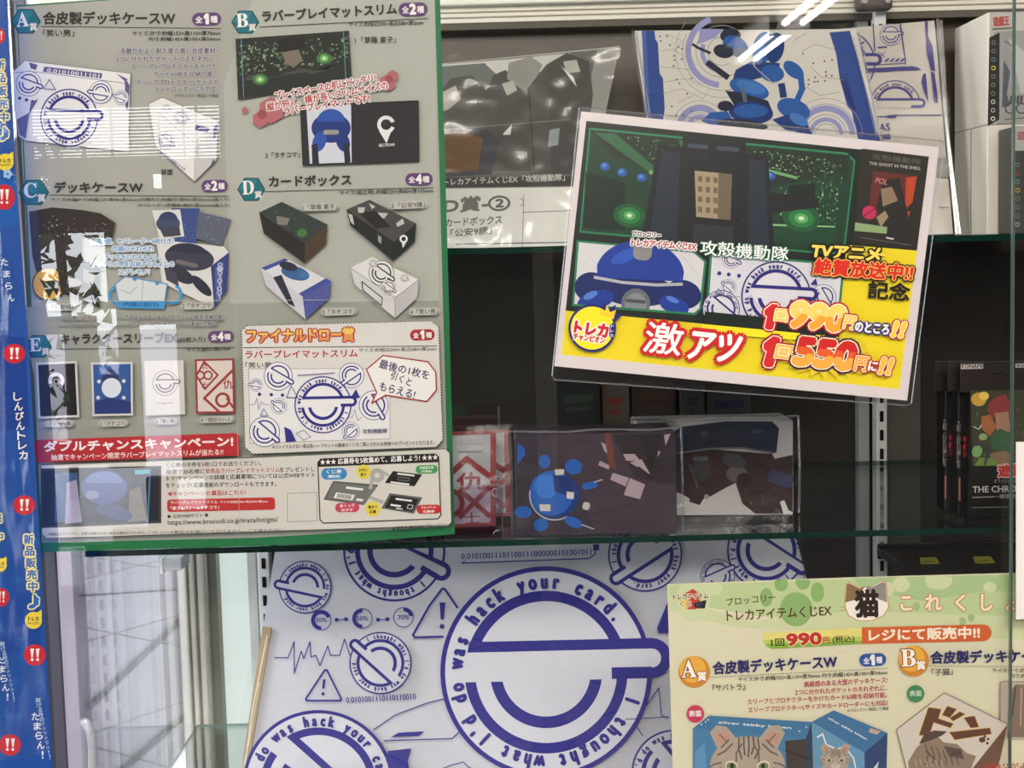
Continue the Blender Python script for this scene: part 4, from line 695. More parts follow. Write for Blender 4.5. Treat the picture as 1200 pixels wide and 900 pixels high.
def circ(ch, cx, cy, r): S.poly(ell(cx, cy, r), (206, 134, 40)); S.poly(ell(cx-r*.1, cy-r*.15, r*.84), (230, 170, 60)); t(ch, cx-r*.8, cy+r*.36, cx+r*.15, cy+r*.32, r*1.1, (250, 240, 226), .0, o=((120, 50, 26), 1.2)); t('賞', cx+r*.2, cy+r*.58, cx+r*.78, cy+r*.55, r*.58, (250, 240, 226), .02, o=((150, 66, 40), .8))
NV = (38, 36, 96); PKN = (176, 44, 76)
circ('𝐀', 813.7, 787.4, 18.5); t('合皮製デッキケースW', 836, 790.4, 981, 782.4, 14.8, NV, .028); S.dots([lerp((832, 793.8), (1040, 783), i/70) for i in range(71)], .7, T1); S.poly(rr(1007, 774, 1038.5, 772.4, 15), (40, 82, 156)); t('全', 1012, 778, 1019, 777.7, 7.5, WH, .02); t('1', 1020.5, 779, 1024.5, 778.8, 11, WH, .06); t('種', 1027, 777.3, 1034, 777, 7.5, WH, .02)
t('サイズ:外寸:約幅152×高110×厚70mm 内寸:約幅145×高100×厚54mm', 865, 799, 1040, 790.6, 5.4, T1, .008); t('『サバトラ』', 835, 810.4, 873.5, 808.6, 8, T1, .01)
for s_, x0, y0, x1, y1, h_ in (('高級感のある大型のデッキケース!', 942.5, 805.4, 1040, 800, 6.8), ('2つに分かれたポケットのそれぞれに、', 932, 814.6, 1039.6, 809.4, 6.6), ('スリーブとプロテクターをかけたカード60枚を収納可能。', 876, 826, 1039.6, 817.4, 6.6), ('スリーブプロテクターLサイズやカードローダーにも対応!', 877, 835.3, 1040.5, 826.6, 6.4)): t(s_, x0, y0, x1, y1, h_, PKN, .01)
t('※ブロッコリー製品にて検証', 993, 834.6, 1041.4, 832, 4, T1, .002)
S.poly(ell(814.8, 836.6, 10.3), (196, 50, 86)); t('表面', 807.5, 840, 822, 839.4, 7, WH, .02)
# case A front
def tabby(cx, cy, k, lo, seed=1):
    FUR, DK, PKE = (170, 154, 136), (86, 74, 64), (186, 142, 124); c = lambda x, y: (cx+x*k, min(cy+y*k, lo))
    for s_ in (-1, 1):
        S.poly([c(s_*26, -6), c(s_*40, -36), c(s_*33, -44), c(s_*22, -42), c(s_*6, -22)], FUR); S.poly([c(s_*27, -12), c(s_*35, -34), c(s_*24, -38), c(s_*13, -22)], PKE); S.line([c(s_*18, -22), c(s_*30, -34)], 1.4*k, (120, 92, 80))
    S.poly([(x, min(y, lo)) for x, y in ell(cx, cy, 40*k, 32*k)], FUR)
    for x, y0, y1 in ((-9, -30, -8), (-4, -31, -12), (1, -32, -10), (6, -31, -13), (11, -29, -8)): S.line([c(x, y0), c(x*1.1+.5, (y0+y1)/2), c(x*.7, y1)], 1.7*k, DK)
    for s_ in (-1, 1):
        S.line([c(s_*16, -24), c(s_*24, -16), c(s_*32, -12)], 1.6*k, DK); [S.line([c(s_*28, y_), c(s_*36, y_+2), c(s_*40, y_+5)], 1.5*k, DK) for y_ in (-4, 2, 8)]; S.line([c(s_*6, -24), c(s_*12, -14), c(s_*12, -4)], 1.4*k, DK); S.line([c(s_*20, -28), c(s_*28, -20)], 1.5*k, DK); S.line([c(s_*8, 2), c(s_*10, 10)], 1.2*k, (120, 104, 90)); S.poly([(x, min(y, lo)) for x, y in ell(cx+s_*17*k, cy-1*k, 7*k, 5*k, s_*-12)], (214, 200, 178)); S.poly([(x, min(y, lo)) for x, y in ell(cx+s_*17*k, cy-0*k, 5.5*k, 4*k, s_*-12)], (112, 122, 70)); S.poly([(x, min(y, lo)) for x, y in ell(cx+s_*16.5*k, cy, 2*k, 3.4*k)], (26, 22, 20))
    S.poly([(x, min(y, lo)) for x, y in ell(cx, cy+16*k, 13*k, 9*k)], (198, 184, 164)); S.poly([c(-4, 10), c(4, 10), c(0, 15)], (190, 120, 110))
CB = (66, 120, 160)
S.poly([(812, 853.5), (831, 838.5), (951, 846), (944, 866)], (58, 112, 152)); S.poly([(812, 853.5), (944, 866), (946, 940), (812, 940)], CB); S.poly([(944, 866), (951, 846), (954, 940), (946, 940)], (40, 56, 74)); S.poly([(920, 868), (944, 866), (946, 940), (924, 940)], (60, 48, 40)); S.poly([(814, 880), (826, 870), (830, 940), (814, 940)], (86, 140, 180))
t('silver tabby kitten', 842, 848.5, 927, 855.2, 3.6, WH, .02); S.dots([(827, 846), (830, 843.5), (937, 857), (945, 852), (822, 849)], 1, (200, 220, 230))
tabby(876, 898, 1.1, 940)
S.poly([(951, 846), (977, 832.4), (1040, 859), (1013, 882)], (56, 108, 150)); S.poly([(951, 846), (1013, 882), (1014, 940), (955, 940)], (98, 146, 176)); S.poly([(1013, 882), (1040, 859), (1038, 940), (1014, 940)], (36, 62, 104)); t('silver tabby kitten', 970, 843, 1015, 868, 3.2, WH, .02); S.line([(958, 864), (964, 860), (968, 872), (980, 878), (990, 875), (1000, 888), (1004, 905)], 1.4, WH); tabby(979, 891, .44, 940); S.poly([(1022, 902), (1030, 892), (1026, 910)], (200, 208, 214)); S.poly([(1020, 853), (1032, 857), (1028, 861), (1018, 858)], (190, 160, 140))
circ('𝐁', 1070.7, 774.7, 18); t('合皮製デッキ', 1091, 777.6, 1180, 776.2, 14.4, NV, .028); t('ケースW', 1182, 776.2, 1244, 775.6, 14.4, NV, .028); S.dots([lerp((1087, 780.4), (1255, 781.5), i/55) for i in range(56)], .7, T1); t('「子猫」', 1092, 791.8, 1116.6, 790.8, 7.8, T1, .01); t('サイズ:外寸:約幅152', 1163, 788, 1216, 788, 5, T1, .008); t('内寸:約幅145', 1184, 794.4, 1216, 794.4, 5, T1, .006)
S.poly(ell(1073, 813, 10.2), (64, 132, 84)); t('表面', 1066, 816.2, 1080, 815.8, 6.8, (196, 214, 190), .02)
S.poly([(1172, 800), (1176, 798.5), (1258, 800), (1258, 866), (1178, 866), (1172, 846)], (186, 172, 156)); S.line([(1172, 846), (1172, 800), (1176, 798.5), (1258, 800)], .8, (96, 84, 76)); S.poly([(1182, 812), (1190, 802), (1240, 804), (1250, 864), (1180, 864)], (128, 110, 94)); S.line([(1190, 806), (1186, 840)], 2, (84, 70, 60)); S.line([(1197, 806), (1196, 850)], 2, (168, 150, 130))
HB = [(1106.5, 812), (1181, 848.5), (1172, 890), (1150, 940), (1072, 940), (1050.6, 855)]; S.poly(HB, (208, 198, 184)); S.poly([(1181, 848.5), (1172, 890), (1150, 940), (1128, 940), (1140, 900)], (112, 78, 58)); S.line([(1050.6, 855), (1106.5, 812), (1181, 848.5)], 1, (110, 96, 88)); S.line([(1050.6, 855), (1072, 940)], 1, (110, 96, 88))
DO = [[(1088, 829), (1103, 831), (1099.5, 842), (1117, 848), (1114, 853), (1094, 846.5), (1089, 862), (1077, 861.5)], [(1110, 827.5), (1121, 831), (1113, 841), (1104, 838)], [(1125, 834), (1131, 837), (1117, 845), (1113, 841.5)], [(1129.5, 841), (1142, 839), (1147, 852), (1137.5, 853)], [(1112.5, 858), (1160, 853), (1162, 860), (1119, 867)]]
for d in DO: S.line(d, 1.6, (226, 190, 110), True)
S.bits(DO, (96, 58, 38)); S.poly(ell(1151, 867, 4, 3.2), (96, 58, 38)); S.dots([(1154, 863), (1158, 866), (1157, 871)], 1.8, (96, 58, 38))
S.poly([(1064, 893), (1074, 876), (1086, 866), (1096, 860), (1106, 870), (1122, 872), (1132, 882), (1144, 886), (1138, 900), (1140, 940), (1070, 940)], (140, 120, 100)); S.poly([(1077, 872), (1082, 862), (1094, 856), (1110, 857), (1104, 862), (1090, 868)], (80, 62, 52)); S.poly([(1106, 874), (1126, 878), (1130, 890), (1112, 886)], (86, 72, 62))
for i in range(6): S.line([(1084+i*7, 872+i*2.5), (1088+i*7, 884+i*2), (1084+i*8, 896)], 1.5, (92, 76, 66)); S.line([(1072+i*6, 890), (1075+i*6, 899)], 1.1, (176, 158, 138))
S.line([(1085, 880), (1096, 890)], 1.2, (60, 46, 40)); t('手触りがよく', 1153, 901, 1212, 900, 6.5, (186, 60, 48), .012)
S.done()
# ================================================================ blue vertical banner on the post
root = thing('shop_banner', P(28, 900, -.02), 'slanted glossy blue vertical banner with red marks along the left edge', 'banner')
S = Sheet(root, planeY(-.02)); t = S.t
S.part('sheet'); S.slab([(-60, -40), (7, -40), (9.5, 30), (18, 200), (35, 430), (47, 640), (62, 900), (64, 960), (-60, 960)], (13, 72, 152), .0006, .05)
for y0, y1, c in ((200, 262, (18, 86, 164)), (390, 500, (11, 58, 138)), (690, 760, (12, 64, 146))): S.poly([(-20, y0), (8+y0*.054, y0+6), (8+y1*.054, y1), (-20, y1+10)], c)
rnd = random.Random(12)
S.bits([ell(rnd.uniform(-5, 46), rnd.uniform(620, 890), rnd.uniform(3, 7), n=4) for _ in range(22)], (20, 86, 164))
def bang(x, y, rx, ry):
    S.poly(ell(x, y, rx, ry), (196, 34, 48))
    for dx in (-.24, .26): S.poly([(x+(dx-.16)*rx, y-ry*.6), (x+(dx+.18)*rx, y-ry*.62), (x+(dx+.06)*rx, y+ry*.2), (x+(dx-.06)*rx, y+ry*.2)], WH); S.poly(ell(x+dx*rx, y+ry*.42, rx*.13), WH)
S.part('banner_lettering')
for a in ((0, 42, 6, 9), (5, 231, 12.5, 15), (16.7, 414.5, 13, 11.5), (28.4, 592, 13, 11.5), (40.7, 767.7, 13, 12.5), (1.7, 700, 9, 11), (11.7, 873, 13, 12.5)): bang(*a)
PY_ = (236, 226, 150)
S.vt('新品販売中', 33, 625, 39, 694, 12, (30, 96, 180), .03, o=(PY_, 1.9)); S.vt('♪', 39.5, 694, 41, 716, 17, (30, 96, 180), .02, o=(PY_, 1.6), k=.8)
S.vt('新品販売中', -1, 68, 5, 145, 12, (30, 96, 180), .03, o=(PY_, 1.9)); S.vt('♪', 4, 146, 6, 168, 16, (30, 96, 180), .02, o=(PY_, 1.6), k=.8); S.vt('売中', -4, 596, -1, 640, 11, (30, 96, 180), .03, o=(PY_, 1.9))
for x, y, r in ((39.3, 727, 10), (6, 190, 10), (0, 662, 8)): S.poly(ell(x, y, r), (232, 206, 66)); S.poly([(x+r*.4, y-r*.9), (x+r*.95, y-r*1.25), (x+r, y-r*.4)], (232, 206, 66)); t('トレカ', x-r*.6, y+r*.05, x+r*.6, y+r*.05, r*.5, K, .04); t('チャンピオン', x-r*.7, y+r*.5, x+r*.7, y+r*.5, r*.34, K, .03)
S.vt('しんぴんトレカ', 20, 459, 28, 539, 10.5, WH, .02); S.vt('開ける時のワクワクワク!!', 44, 818, 59, 890, 5.6, (190, 214, 238), .0); S.vt('たまらん!', 40.5, 834, 51, 890, 9.5, (228, 236, 244), .01); S.vt('開ける時のワクワクワク!!', 2, 752, 17, 822, 5.6, (190, 214, 238), .0); S.vt('たまらん!', -1, 768, 10, 822, 9, (228, 236, 244), .01); S.vt('たまらん', 4, 300, 14, 356, 9, (228, 236, 244), .01)
for a in range(5): S.poly(ell(9+3.4*math.cos(a*1.257), 204+3.4*math.sin(a*1.257), 2.4), (150, 190, 230))
S.done(); S.film([(-10, 0), (8, 0), (60, 880), (-10, 890)], 'clear_coat', .0016, .004, 30, 5, glassy('banner_gloss', .06, (1, 1, 1), .08))
# white card, right edge
root = thing('white_card', P(1205, 725, -.006), 'blank white card cut off by the right edge of the photo', 'card')
S = Sheet(root, planeY(-.006)); S.part('sheet'); S.slab([(1191, 518), (1270, 517), (1270, 724), (1191, 726)], (240, 232, 224), .001, .02)
S.part('edge_print'); S.poly([(1198.5, 522), (1269, 521), (1269, 721), (1198.5, 722)], (246, 236, 222)); S.done()
S.root.children[0]['label'] = 'white card stock'
# ================================================================ goods on the shelves
FOLD = glassy('film_fold', .16, (.96, .96, .96), .2)
def fit(px0, px1, pyt, pyb, yf):
    xm = (px0+px1)/2; ym = (pyt+pyb)/2
    return P(px0, ym, yf).x, P(px1, ym, yf).x, P(xm, pyt, yf).z, P(xm, pyb, yf).z
# ---- big bagged playmat at the bottom, leaning back under the lower shelf
mp = plane3((320, 625, .285), (930, 612, .285), (620, 962, .12))
root = thing('playmat_pack', mp.at(620, 962), 'big pale playmat with a huge blue round badge, bagged and leaning at the bottom', 'playmat')
S = Sheet(root, mp); t = S.t; MW = (202, 202, 211)
S.part('backing_board'); pb = next(y for y in range(980, 800, -1) if mp.at(620, y).z > ZB+.006); Q = [(326, 622), (929, 613), (1010, pb-9), (272, pb+9)]
S.slab([(q[0], q[1]) for q in Q], MW, .004, .012)
S.part('kraft_edge'); S.off = .003; S.cur.prism([mp.at(x, y, .0028) for x, y in ((308, 734), (318, 735), (290, 905), (285, pb+6), (273, pb+6))], -mp.n*.012, mat((172, 152, 122), .25, .5, grain=.05, scale=30)); S.line([(313, 745), (296, 830), (286, 905)], 1.6, (226, 214, 190)); S.line([(304, 800), (292, 870), (284, 900)], 1.2, (214, 200, 172)); S.off = 0.0  # the pale lines are gloss highlights painted along the kraft edge
S.clip = lambda x, y: (min(max(x, 326-54*(y-622)/(pb+9-622)), 929+81*(y-613)/(pb-22-613)), min(max(y, 622.5-(x-326)*.0149), pb+9-(x-272)*.0244))
for bb in ((462, 645, 60, 30), (357.5, 688, 31, 192), (756, 650, 43.5, 147), (898, 645, 46, 32), (841, 675, 20, -24), (445.8, 777, 36.5, 222), (373, 921, 89, 42), (790, 905, 50, 50), (640, 787.6, 124, -1.3)):
    S.part('badge_print').badge(*bb, BLUE, MW)
S.part('warning_print')
def warn(ax, ay, bx_, by, cx_, cy_, wd):
    S.line([lerp((ax, ay), (bx_, by), .06), lerp((ax, ay), (bx_, by), .95), lerp((bx_, by), (cx_, cy_), .05), lerp((bx_, by), (cx_, cy_), .95), lerp((cx_, cy_), (ax, ay), .05), lerp((cx_, cy_), (ax, ay), .94)], wd, BLUE, True)
warn(382, 783, 357, 821, 401, 821, 2.2); S.line([(380, 797), (379, 806)], 3, BLUE); S.dots([(378.6, 813)], 2.2, BLUE)
S.part('warning_print'); S.line([(521, 690), (518, 690), (503, 710), (484, 744), (486, 747), (519, 746)], 2.6, BLUE); S.line([(521, 690), (536, 712)], 2.6, BLUE); S.poly([(515, 706), (522, 706), (520, 726), (516.5, 726)], BLUE); S.dots([(518, 734)], 3, BLUE)
S.part('warning_print'); S.poly([(772, 742), (770, 736), (783, 704), (800, 700), (800, 742)], BLUE)
S.part('gauge_print')
for x, y, a, lab in ((376.4, 726.7, 250, '30%'), (424.6, 724.8, 180, '50%'), (472.8, 723.5, 80, '70%')):
    S.ring(x, y, 11, 12, BLUE); S.ring(x, y, 7.2, 11.4, BLUE, -90 if a < 100 else 90, -90+a if a < 100 else 90+a); t(lab, x-6.5, y+2.5, x+6.5, y+2, 5, BLUE, .01)
for x in (393, 441.5): S.dots([(x+1.5, 726.2), (x+12.5, 725.6)], 2.6, BLUE); S.line([(x, 726.2), (x+14, 725.6)], 1, BLUE)
S.part('pulse_print'); S.line([(322, 770.8), (337.5, 770.8), (344.7, 752), (344.9, 789), (353, 763), (356, 772), (363.3, 752), (364.5, 770), (370, 768), (375, 780), (384.2, 757), (387.3, 768), (398, 768), (403.7, 749), (410, 768)], 1.3, BLUE)
S.part('number_print'); t('0.0101001110110110010', 406, 824, 487.7, 819.5, 7, BLUE, .01, sk=-.05); S.part('number_print'); t('0.01010011101100111000000101001011', 540.6, 655.5, 693, 650, 6.8, BLUE, .01)
S.line([(541, 660), (545, 657)], 1.2, BLUE); S.line([(541, 660), (690, 654.5), (697, 650), (698, 644)], 1.5, BLUE); S.bits([[(695, 638), (702, 638), (702, 645), (695, 645)]], BLUE)
S.part('panel_print'); S.line([(438, 855), (463, 838), (500, 824), (524, 818)], 1.3, BLUE); S.poly([(458, 864), (467, 858.5), (497, 857), (491, 862.5)], BLUE); S.line([(450, 868), (530, 865.5), (541, 855)], 1.4, BLUE); S.poly([(454, 880), (482, 877), (478, 892), (482, 920), (460, 920)], BLUE); S.line([(508, 905), (528, 897), (543, 893), (548, 898), (560, 905)], 1.2, BLUE, True)
S.line([(758, 826), (772, 806), (775, 838), (783, 842)], 1.2, BLUE); S.line([(745, 850), (753, 862)], 1.2, BLUE); S.line([(733, 843), (784, 840)], 1, BLUE)
S.done(); S.film([(319, 618), (933, 609), (1016, pb-16), (262, pb+2)], 'plastic_sleeve', .0035, .004, 44, 3, glassy('mat_film', .018, (.985, .985, .985), .1), freq=16)
mb = MB(); mb.tube([mp.at(931, 612, .003), mp.at(946, 690, .003), mp.at(1008, pb-14, .003)], .0016, FILM, 6); mb.build('sleeve_seam', root)
# ---- flat pack with suited group, upper left
p1 = plane3((480, 80, .372), (728, 54, .372), (560, 292, .31))
root = thing('card_box_pack', p1.at(600, 290), 'bagged flat pack with a black and white picture, behind the tilted card', 'flat pack', None)
S = Sheet(root, p1); t = S.t; Q = [(470, 79), (726, 54), (676, 288), (470, 289)]
S.part('board'); S.slab(Q, (176, 172, 164), .004, .02)
S.part('picture_print'); S.poly([(470, 80), (724, 56), (693, 206), (470, 209)], (108, 106, 102)); S.poly([(515, 76), (600, 69), (668, 62), (655, 80), (590, 92), (560, 110), (530, 84)], (206, 204, 196)); S.poly([(515, 78), (568, 74), (585, 90), (566, 106), (515, 108)], (112, 116, 112)); S.poly([(700, 58), (724, 56), (697, 190), (672, 180)], (150, 148, 142))
S.poly([(512, 112), (528, 92), (552, 88), (566, 100), (580, 130), (575, 200), (512, 202)], (86, 84, 80)); S.poly([(568, 112), (578, 88), (592, 82), (606, 92), (612, 110), (640, 120), (640, 200), (575, 200)], (82, 80, 76)); S.poly([(594, 92), (596, 74), (622, 66), (636, 76), (628, 92), (618, 110)], (150, 146, 140)); S.poly([(618, 104), (640, 76), (664, 62), (690, 72), (695, 110), (684, 204), (620, 204)], (78, 75, 72)); S.poly([(518, 108), (534, 100), (540, 116), (526, 128), (516, 132)], (176, 172, 164)); S.poly([(588, 98), (602, 94), (606, 106), (594, 112)], (182, 178, 170)); S.poly([(660, 72), (676, 70), (680, 84), (664, 86)], (186, 182, 174)); S.poly([(658, 78), (672, 90), (676, 102), (668, 92)], (226, 224, 220)); S.poly([(592, 154), (600, 146), (598, 158), (589, 158)], (214, 212, 206)); S.poly([(644, 152), (656, 150), (654, 170), (642, 172)], (150, 158, 158))
S.poly([(512, 152), (540, 148), (572, 152), (586, 166), (576, 204), (512, 208)], (70, 68, 76)); S.poly([(514, 156), (545, 155), (566, 162), (560, 200), (514, 203)], (112, 82, 52)); S.line([(620, 110), (626, 200)], 1.2, (30, 30, 30)); S.line([(520, 152), (668, 140)], .5, (160, 158, 152))
S.part('caption_print'); S.poly([(470, 209), (693, 206), (691, 218), (470, 221)], (70, 66, 62)); t('トレカアイテムくじEX「攻殻機動隊」', 521, 217.5, 662, 211.5, 8, (214, 212, 206), .01)
S.part('label_print'); S.poly([(470, 222), (690, 219), (676, 290), (470, 291)], (236, 232, 226)); t('D賞-', 520, 250, 571, 246, 17, (120, 116, 110), .03, sk=.15); t('②', 573, 247.5, 598, 246, 17, (112, 108, 104), .02); t('カードボックス', 522, 266, 588, 262, 9.5, (92, 88, 84), .012, sk=.1); t('「公安9課」', 528, 278, 576, 274, 9, (92, 88, 84), .012, sk=.1); S.line([(614, 228), (612, 290)], .6, (120, 116, 112)); S.line([(612, 249), (684, 246)], .8, (130, 126, 122)); S.line([(535, 286), (676, 284)], 1.6, (130, 132, 150)); S.ring(609, 237, 4, 5, (150, 146, 140), -90, 90)
S.done(); S.film([(462, 76), (730, 50), (676, 289), (462, 290)], 'plastic_sleeve', .004, .004, 40, 11, glassy('bag_film', .06, (.97, .97, .96), .22), freq=22, fold=1.2)
# ---- blue strip pack, upper middle
p2 = plane3((742, 36, .335), (1000, 34, .335), (880, 235, .285))
root = thing('playmat_pack', p2.at(890, 287), 'bagged flat pack with blue side strips and blue machine picture, above the tilted card', 'flat pack')
S = Sheet(root, p2); t = S.t; LB = (150, 150, 196); LN = (150, 146, 150)
S.part('board'); S.slab([(744, 36), (1003, 34), (1063, 281), (780, 281)], (214, 209, 198), .004, .02)
S.clip = lambda x, y: (x, min(y, 280.5)); S.part('strip_print'); SB = (50, 76, 142); S.poly([(752, 36), (767, 36), (768, 46), (771, 50), (773, 86), (777, 92), (779, 128), (777, 140), (762, 150), (757, 139)], SB); S.poly([(752, 36), (757, 36), (762, 139), (757, 139)], (76, 100, 164)); S.part('strip_print'); S.poly([(972, 38), (996, 36), (1064, 287), (1035, 287), (1005, 160), (998, 130), (993, 125), (984, 92), (980, 64)], SB); S.poly([(984, 92), (992, 92), (1003, 128), (998, 130)], (40, 52, 116)); S.poly([(1000, 140), (1019, 136), (1048, 287), (1035, 287)], (44, 66, 140))
S.part('picture_print')
for x, y, r in ((846, 60, 46), (820, 150, 27), (968, 158, 36)):
    yy = (180, 360) if y > 100 else (0, 360)
    for k, (f, wd, c) in enumerate(((1.0, .8, LN), (.86, 7, LB), (.66, .8, LN), (.5, 5, LB), (.36, .8, LN), (1.18, .6, LN))):
        if y > 100: S.ring(x, y, r*f-wd/2, r*f+wd/2, c, 180, 360)
        else: S.ring(x, y, r*f-wd/2, r*f+wd/2, c, [25, 95, 40, 110, 60, 45][k], [205, 250, 320, 200, 300, 220][k])
S.bits([[(820, 34), (848, 34), (838, 44), (818, 52)]], LB)
for l in ([(770, 60), (790, 58), (815, 76)], [(772, 78), (812, 82)], [(778, 96), (806, 92), (820, 100)], [(776, 110), (800, 104), (824, 116), (830, 106)], [(940, 60), (955, 52), (978, 58)], [(950, 78), (962, 90), (990, 94)], [(935, 110), (946, 102), (960, 112), (984, 108)], [(780, 40), (800, 48), (790, 60)], [(795, 120), (812, 112)], [(930, 48), (945, 38)]): S.line(l, .6, LN)
rnd = random.Random(2); S.dots([(rnd.uniform(772, 812), rnd.uniform(40, 135)) for _ in range(18)] + [(rnd.uniform(930, 980), rnd.uniform(45, 100)) for _ in range(14)], 1.3, (110, 106, 120))
D1, D2, D3 = (40, 44, 60), (42, 92, 162), (30, 58, 118)
def blob(cx, cy, rx, ry, ro, c): S.poly(ell(cx, cy, rx, ry, ro), c)
blob(856, 42, 12, 9, 0, D1); blob(862, 54, 16, 11, 30, D2); blob(848, 60, 12, 8, 10, D1); S.line([(832, 62), (818, 56), (812, 52)], 3, D1); S.line([(830, 74), (852, 90)], 7, D1); blob(868, 62, 9, 6, 0, (92, 104, 124)); blob(894, 56, 12, 19, 12, D2); blob(908, 56, 11, 18, 10, D3)
S.poly([(862, 82), (880, 72), (914, 74), (912, 86), (880, 94), (858, 96)], D3); blob(905, 86, 14, 10, 10, D2); blob(930, 82, 14, 8, 40, D2); S.line([(938, 88), (940, 104), (934, 118)], 7, D2); S.line([(916, 100), (918, 112)], 8, D3); blob(878, 104, 24, 11, 18, D2); blob(880, 102, 18, 7, 18, (62, 120, 190)); S.poly([(850, 106), (866, 108), (900, 118), (906, 132), (862, 126)], D1); blob(880, 132, 26, 13, 5, D3); blob(880, 130, 20, 8, 0, D2); blob(930, 128, 20, 12, 20, D2); S.poly([(822, 142), (832, 132), (852, 130), (862, 146), (838, 148)], D2); S.poly([(905, 140), (930, 132), (944, 140), (952, 158), (920, 152)], D3); blob(870, 146, 30, 6, 6, D1); S.poly([(868, 102), (872, 101), (876, 119), (871, 120)], (92, 104, 124)); blob(936, 140, 12, 6, 30, (70, 120, 190)); blob(850, 124, 9, 6, 0, D1); S.line([(880, 60), (884, 78), (906, 98)], 1, (176, 178, 180))
S.done(); S.film([(739, 33), (1009, 32), (1073, 282), (774, 282)], 'plastic_sleeve', .003, .004, 36, 21, FILM, freq=20)
for pts in ([(741, 36), (758, 140), (776, 278)], [(745, 38), (762, 140)], [(1006, 38), (1034, 165), (1066, 278)], [(1001, 44), (1028, 160)]): o = MB().tube([p2.at(x, y, .005) for x, y in pts], .0011, FOLD, 6).build('sleeve_fold', root); o['label'] = 'shiny folded sleeve edge'
# ---- white pack with round badges, upper right
p3 = plane3((960, 34, .385), (1096, 23, .385), (1050, 277, .345))
root = thing('deck_case_pack', p3.at(1070, 278), 'bagged white flat pack with blue round badges, upper right beside the white boxes', 'flat pack')
S = Sheet(root, p3); t = S.t; PW3 = (200, 193, 182); B3_ = (72, 66, 132)
S.part('board'); S.slab([(900, 44), (960, 36), (1095, 24), (1117, 274), (900, 281)], PW3, .004, .02)
S.clip = lambda x, y: (x, min(y, 274)); S.part('badge_print'); S.badge(986, 74, 40, 0, B3_, PW3); S.badge(1044, 40.5, 13, 0, B3_, PW3, True); S.badge(1049, 124, 30, 0, B3_, PW3, True, True); S.poly([(1020, 120), (1030, 118), (1024, 125)], PW3) 
S.part('graphic_print')
S.line([(1023, 28), (1024, 40), (1025, 60)], 1.4, B3_); S.line([(1055, 28), (1056, 34), (1058, 50), (1061, 70), (1061, 75)], 1.4, B3_); S.line([(1026, 76), (1060, 74)], .8, B3_); S.line([(1029, 55.5), (1039, 55)], 1.6, B3_); S.line([(1030, 61), (1037, 67)], .8, B3_); S.line([(1037, 61), (1030, 67)], .8, B3_); S.city([(1039, 59), (1057, 58), (1057, 66), (1040, 67)], 22, [B3_], 3); S.bits([[(1036+i*6, 72.5), (1040+i*6, 68.5), (1043+i*6, 68.3), (1039+i*6, 72.3)] for i in range(4)], B3_)
S.part('frame_print'); S.poly([(1016, 80), (1068, 77.5), (1076, 79), (1080, 82), (1050, 83), (1036, 84.5), (1016, 84)], B3_); S.poly([(1082, 86), (1085, 86), (1088, 120), (1083, 108), (1080, 96)], B3_); S.poly([(1084, 25), (1087, 25), (1088, 44), (1093, 54), (1096, 84), (1091, 82), (1086, 62)], B3_); S.poly([(1091, 84), (1095, 85), (1099, 112), (1099, 121), (1095, 120)], B3_)
S.part('caption_print'); S.line([(1019, 137), (1040, 136.5), (1052, 135), (1103, 135)], 1.4, B3_); S.poly([(1040, 135), (1051, 134), (1050, 138.5), (1039, 138.5)], B3_); t('CANVAS', 998, 154, 1043, 153, 8.5, B3_, .03); S.poly([(1022, 158), (1043, 157), (1044, 163), (1022, 164)], B3_)
S.line([(1098, 208), (1112, 208)], 1, (120, 116, 110)); S.line([(1098, 243), (1116, 243)], 1, (120, 116, 110)); S.poly([(1097, 185), (1111, 184), (1113, 207), (1098, 208)], (150, 146, 138))
S.done(); S.film([(952, 33), (1102, 20), (1125, 275), (960, 282)], 'plastic_sleeve', .0018, .004, 36, 33, FILM, freq=20)
for pts in ([(1099, 22), (1106, 120), (1121, 274)], [(1103, 24), (1110, 150), (1125, 274)]): MB().tube([p3.at(x, y, .004) for x, y in pts], .0014, FOLD, 6).build('sleeve_fold', root)
# ---- stacked white boxes
WBX = mat((224, 216, 202), .5, .3, key='white_carton', grain=.02, scale=15)
def carton(x0, x1, y0, y1, z0, z1, m, name, label, cat='box', group=None):
    t_ = thing(name, ((x0+x1)/2, (y0+y1)/2, z0), label, cat, group)
    MB().box(x0, x1, y0, y1, z0+.0003, z1, m, .0012).build('carton', t_); return t_
yf, yb = .30, .395
xl = P(1157, 100, yf).x; zt_ = P(1170, 14, yf).z; zm = P(1170, 146, yf).z
xr = P(1232, 100, yf).x
r1 = carton(xl, xl+.066, yf, yb, ZU, zm, WBX, 'white_carton', 'lower plain white carton standing on the upper shelf, seam near its back')
mb = MB(); sx = P(1136, 220, .345); mb.box(xl-.0004, xl, .343, .345, ZU+.001, zm-.001, mat((150, 145, 136))); mb.build('flap_seam', r1)
S = Sheet(r1, planeY(yf-.0005)); S.part('front_print'); S.line([(1174, 152), (1175, 276)], 1, (160, 156, 148)); S.line([(1160, 160), (1161, 276)], .6, (226, 222, 214)); S.done()
r2 = carton(xl, xr, yf, yb, zm, zt_, WBX, 'white_carton', 'upper white carton with printed front and black strip of rings, stacked on the plain one')
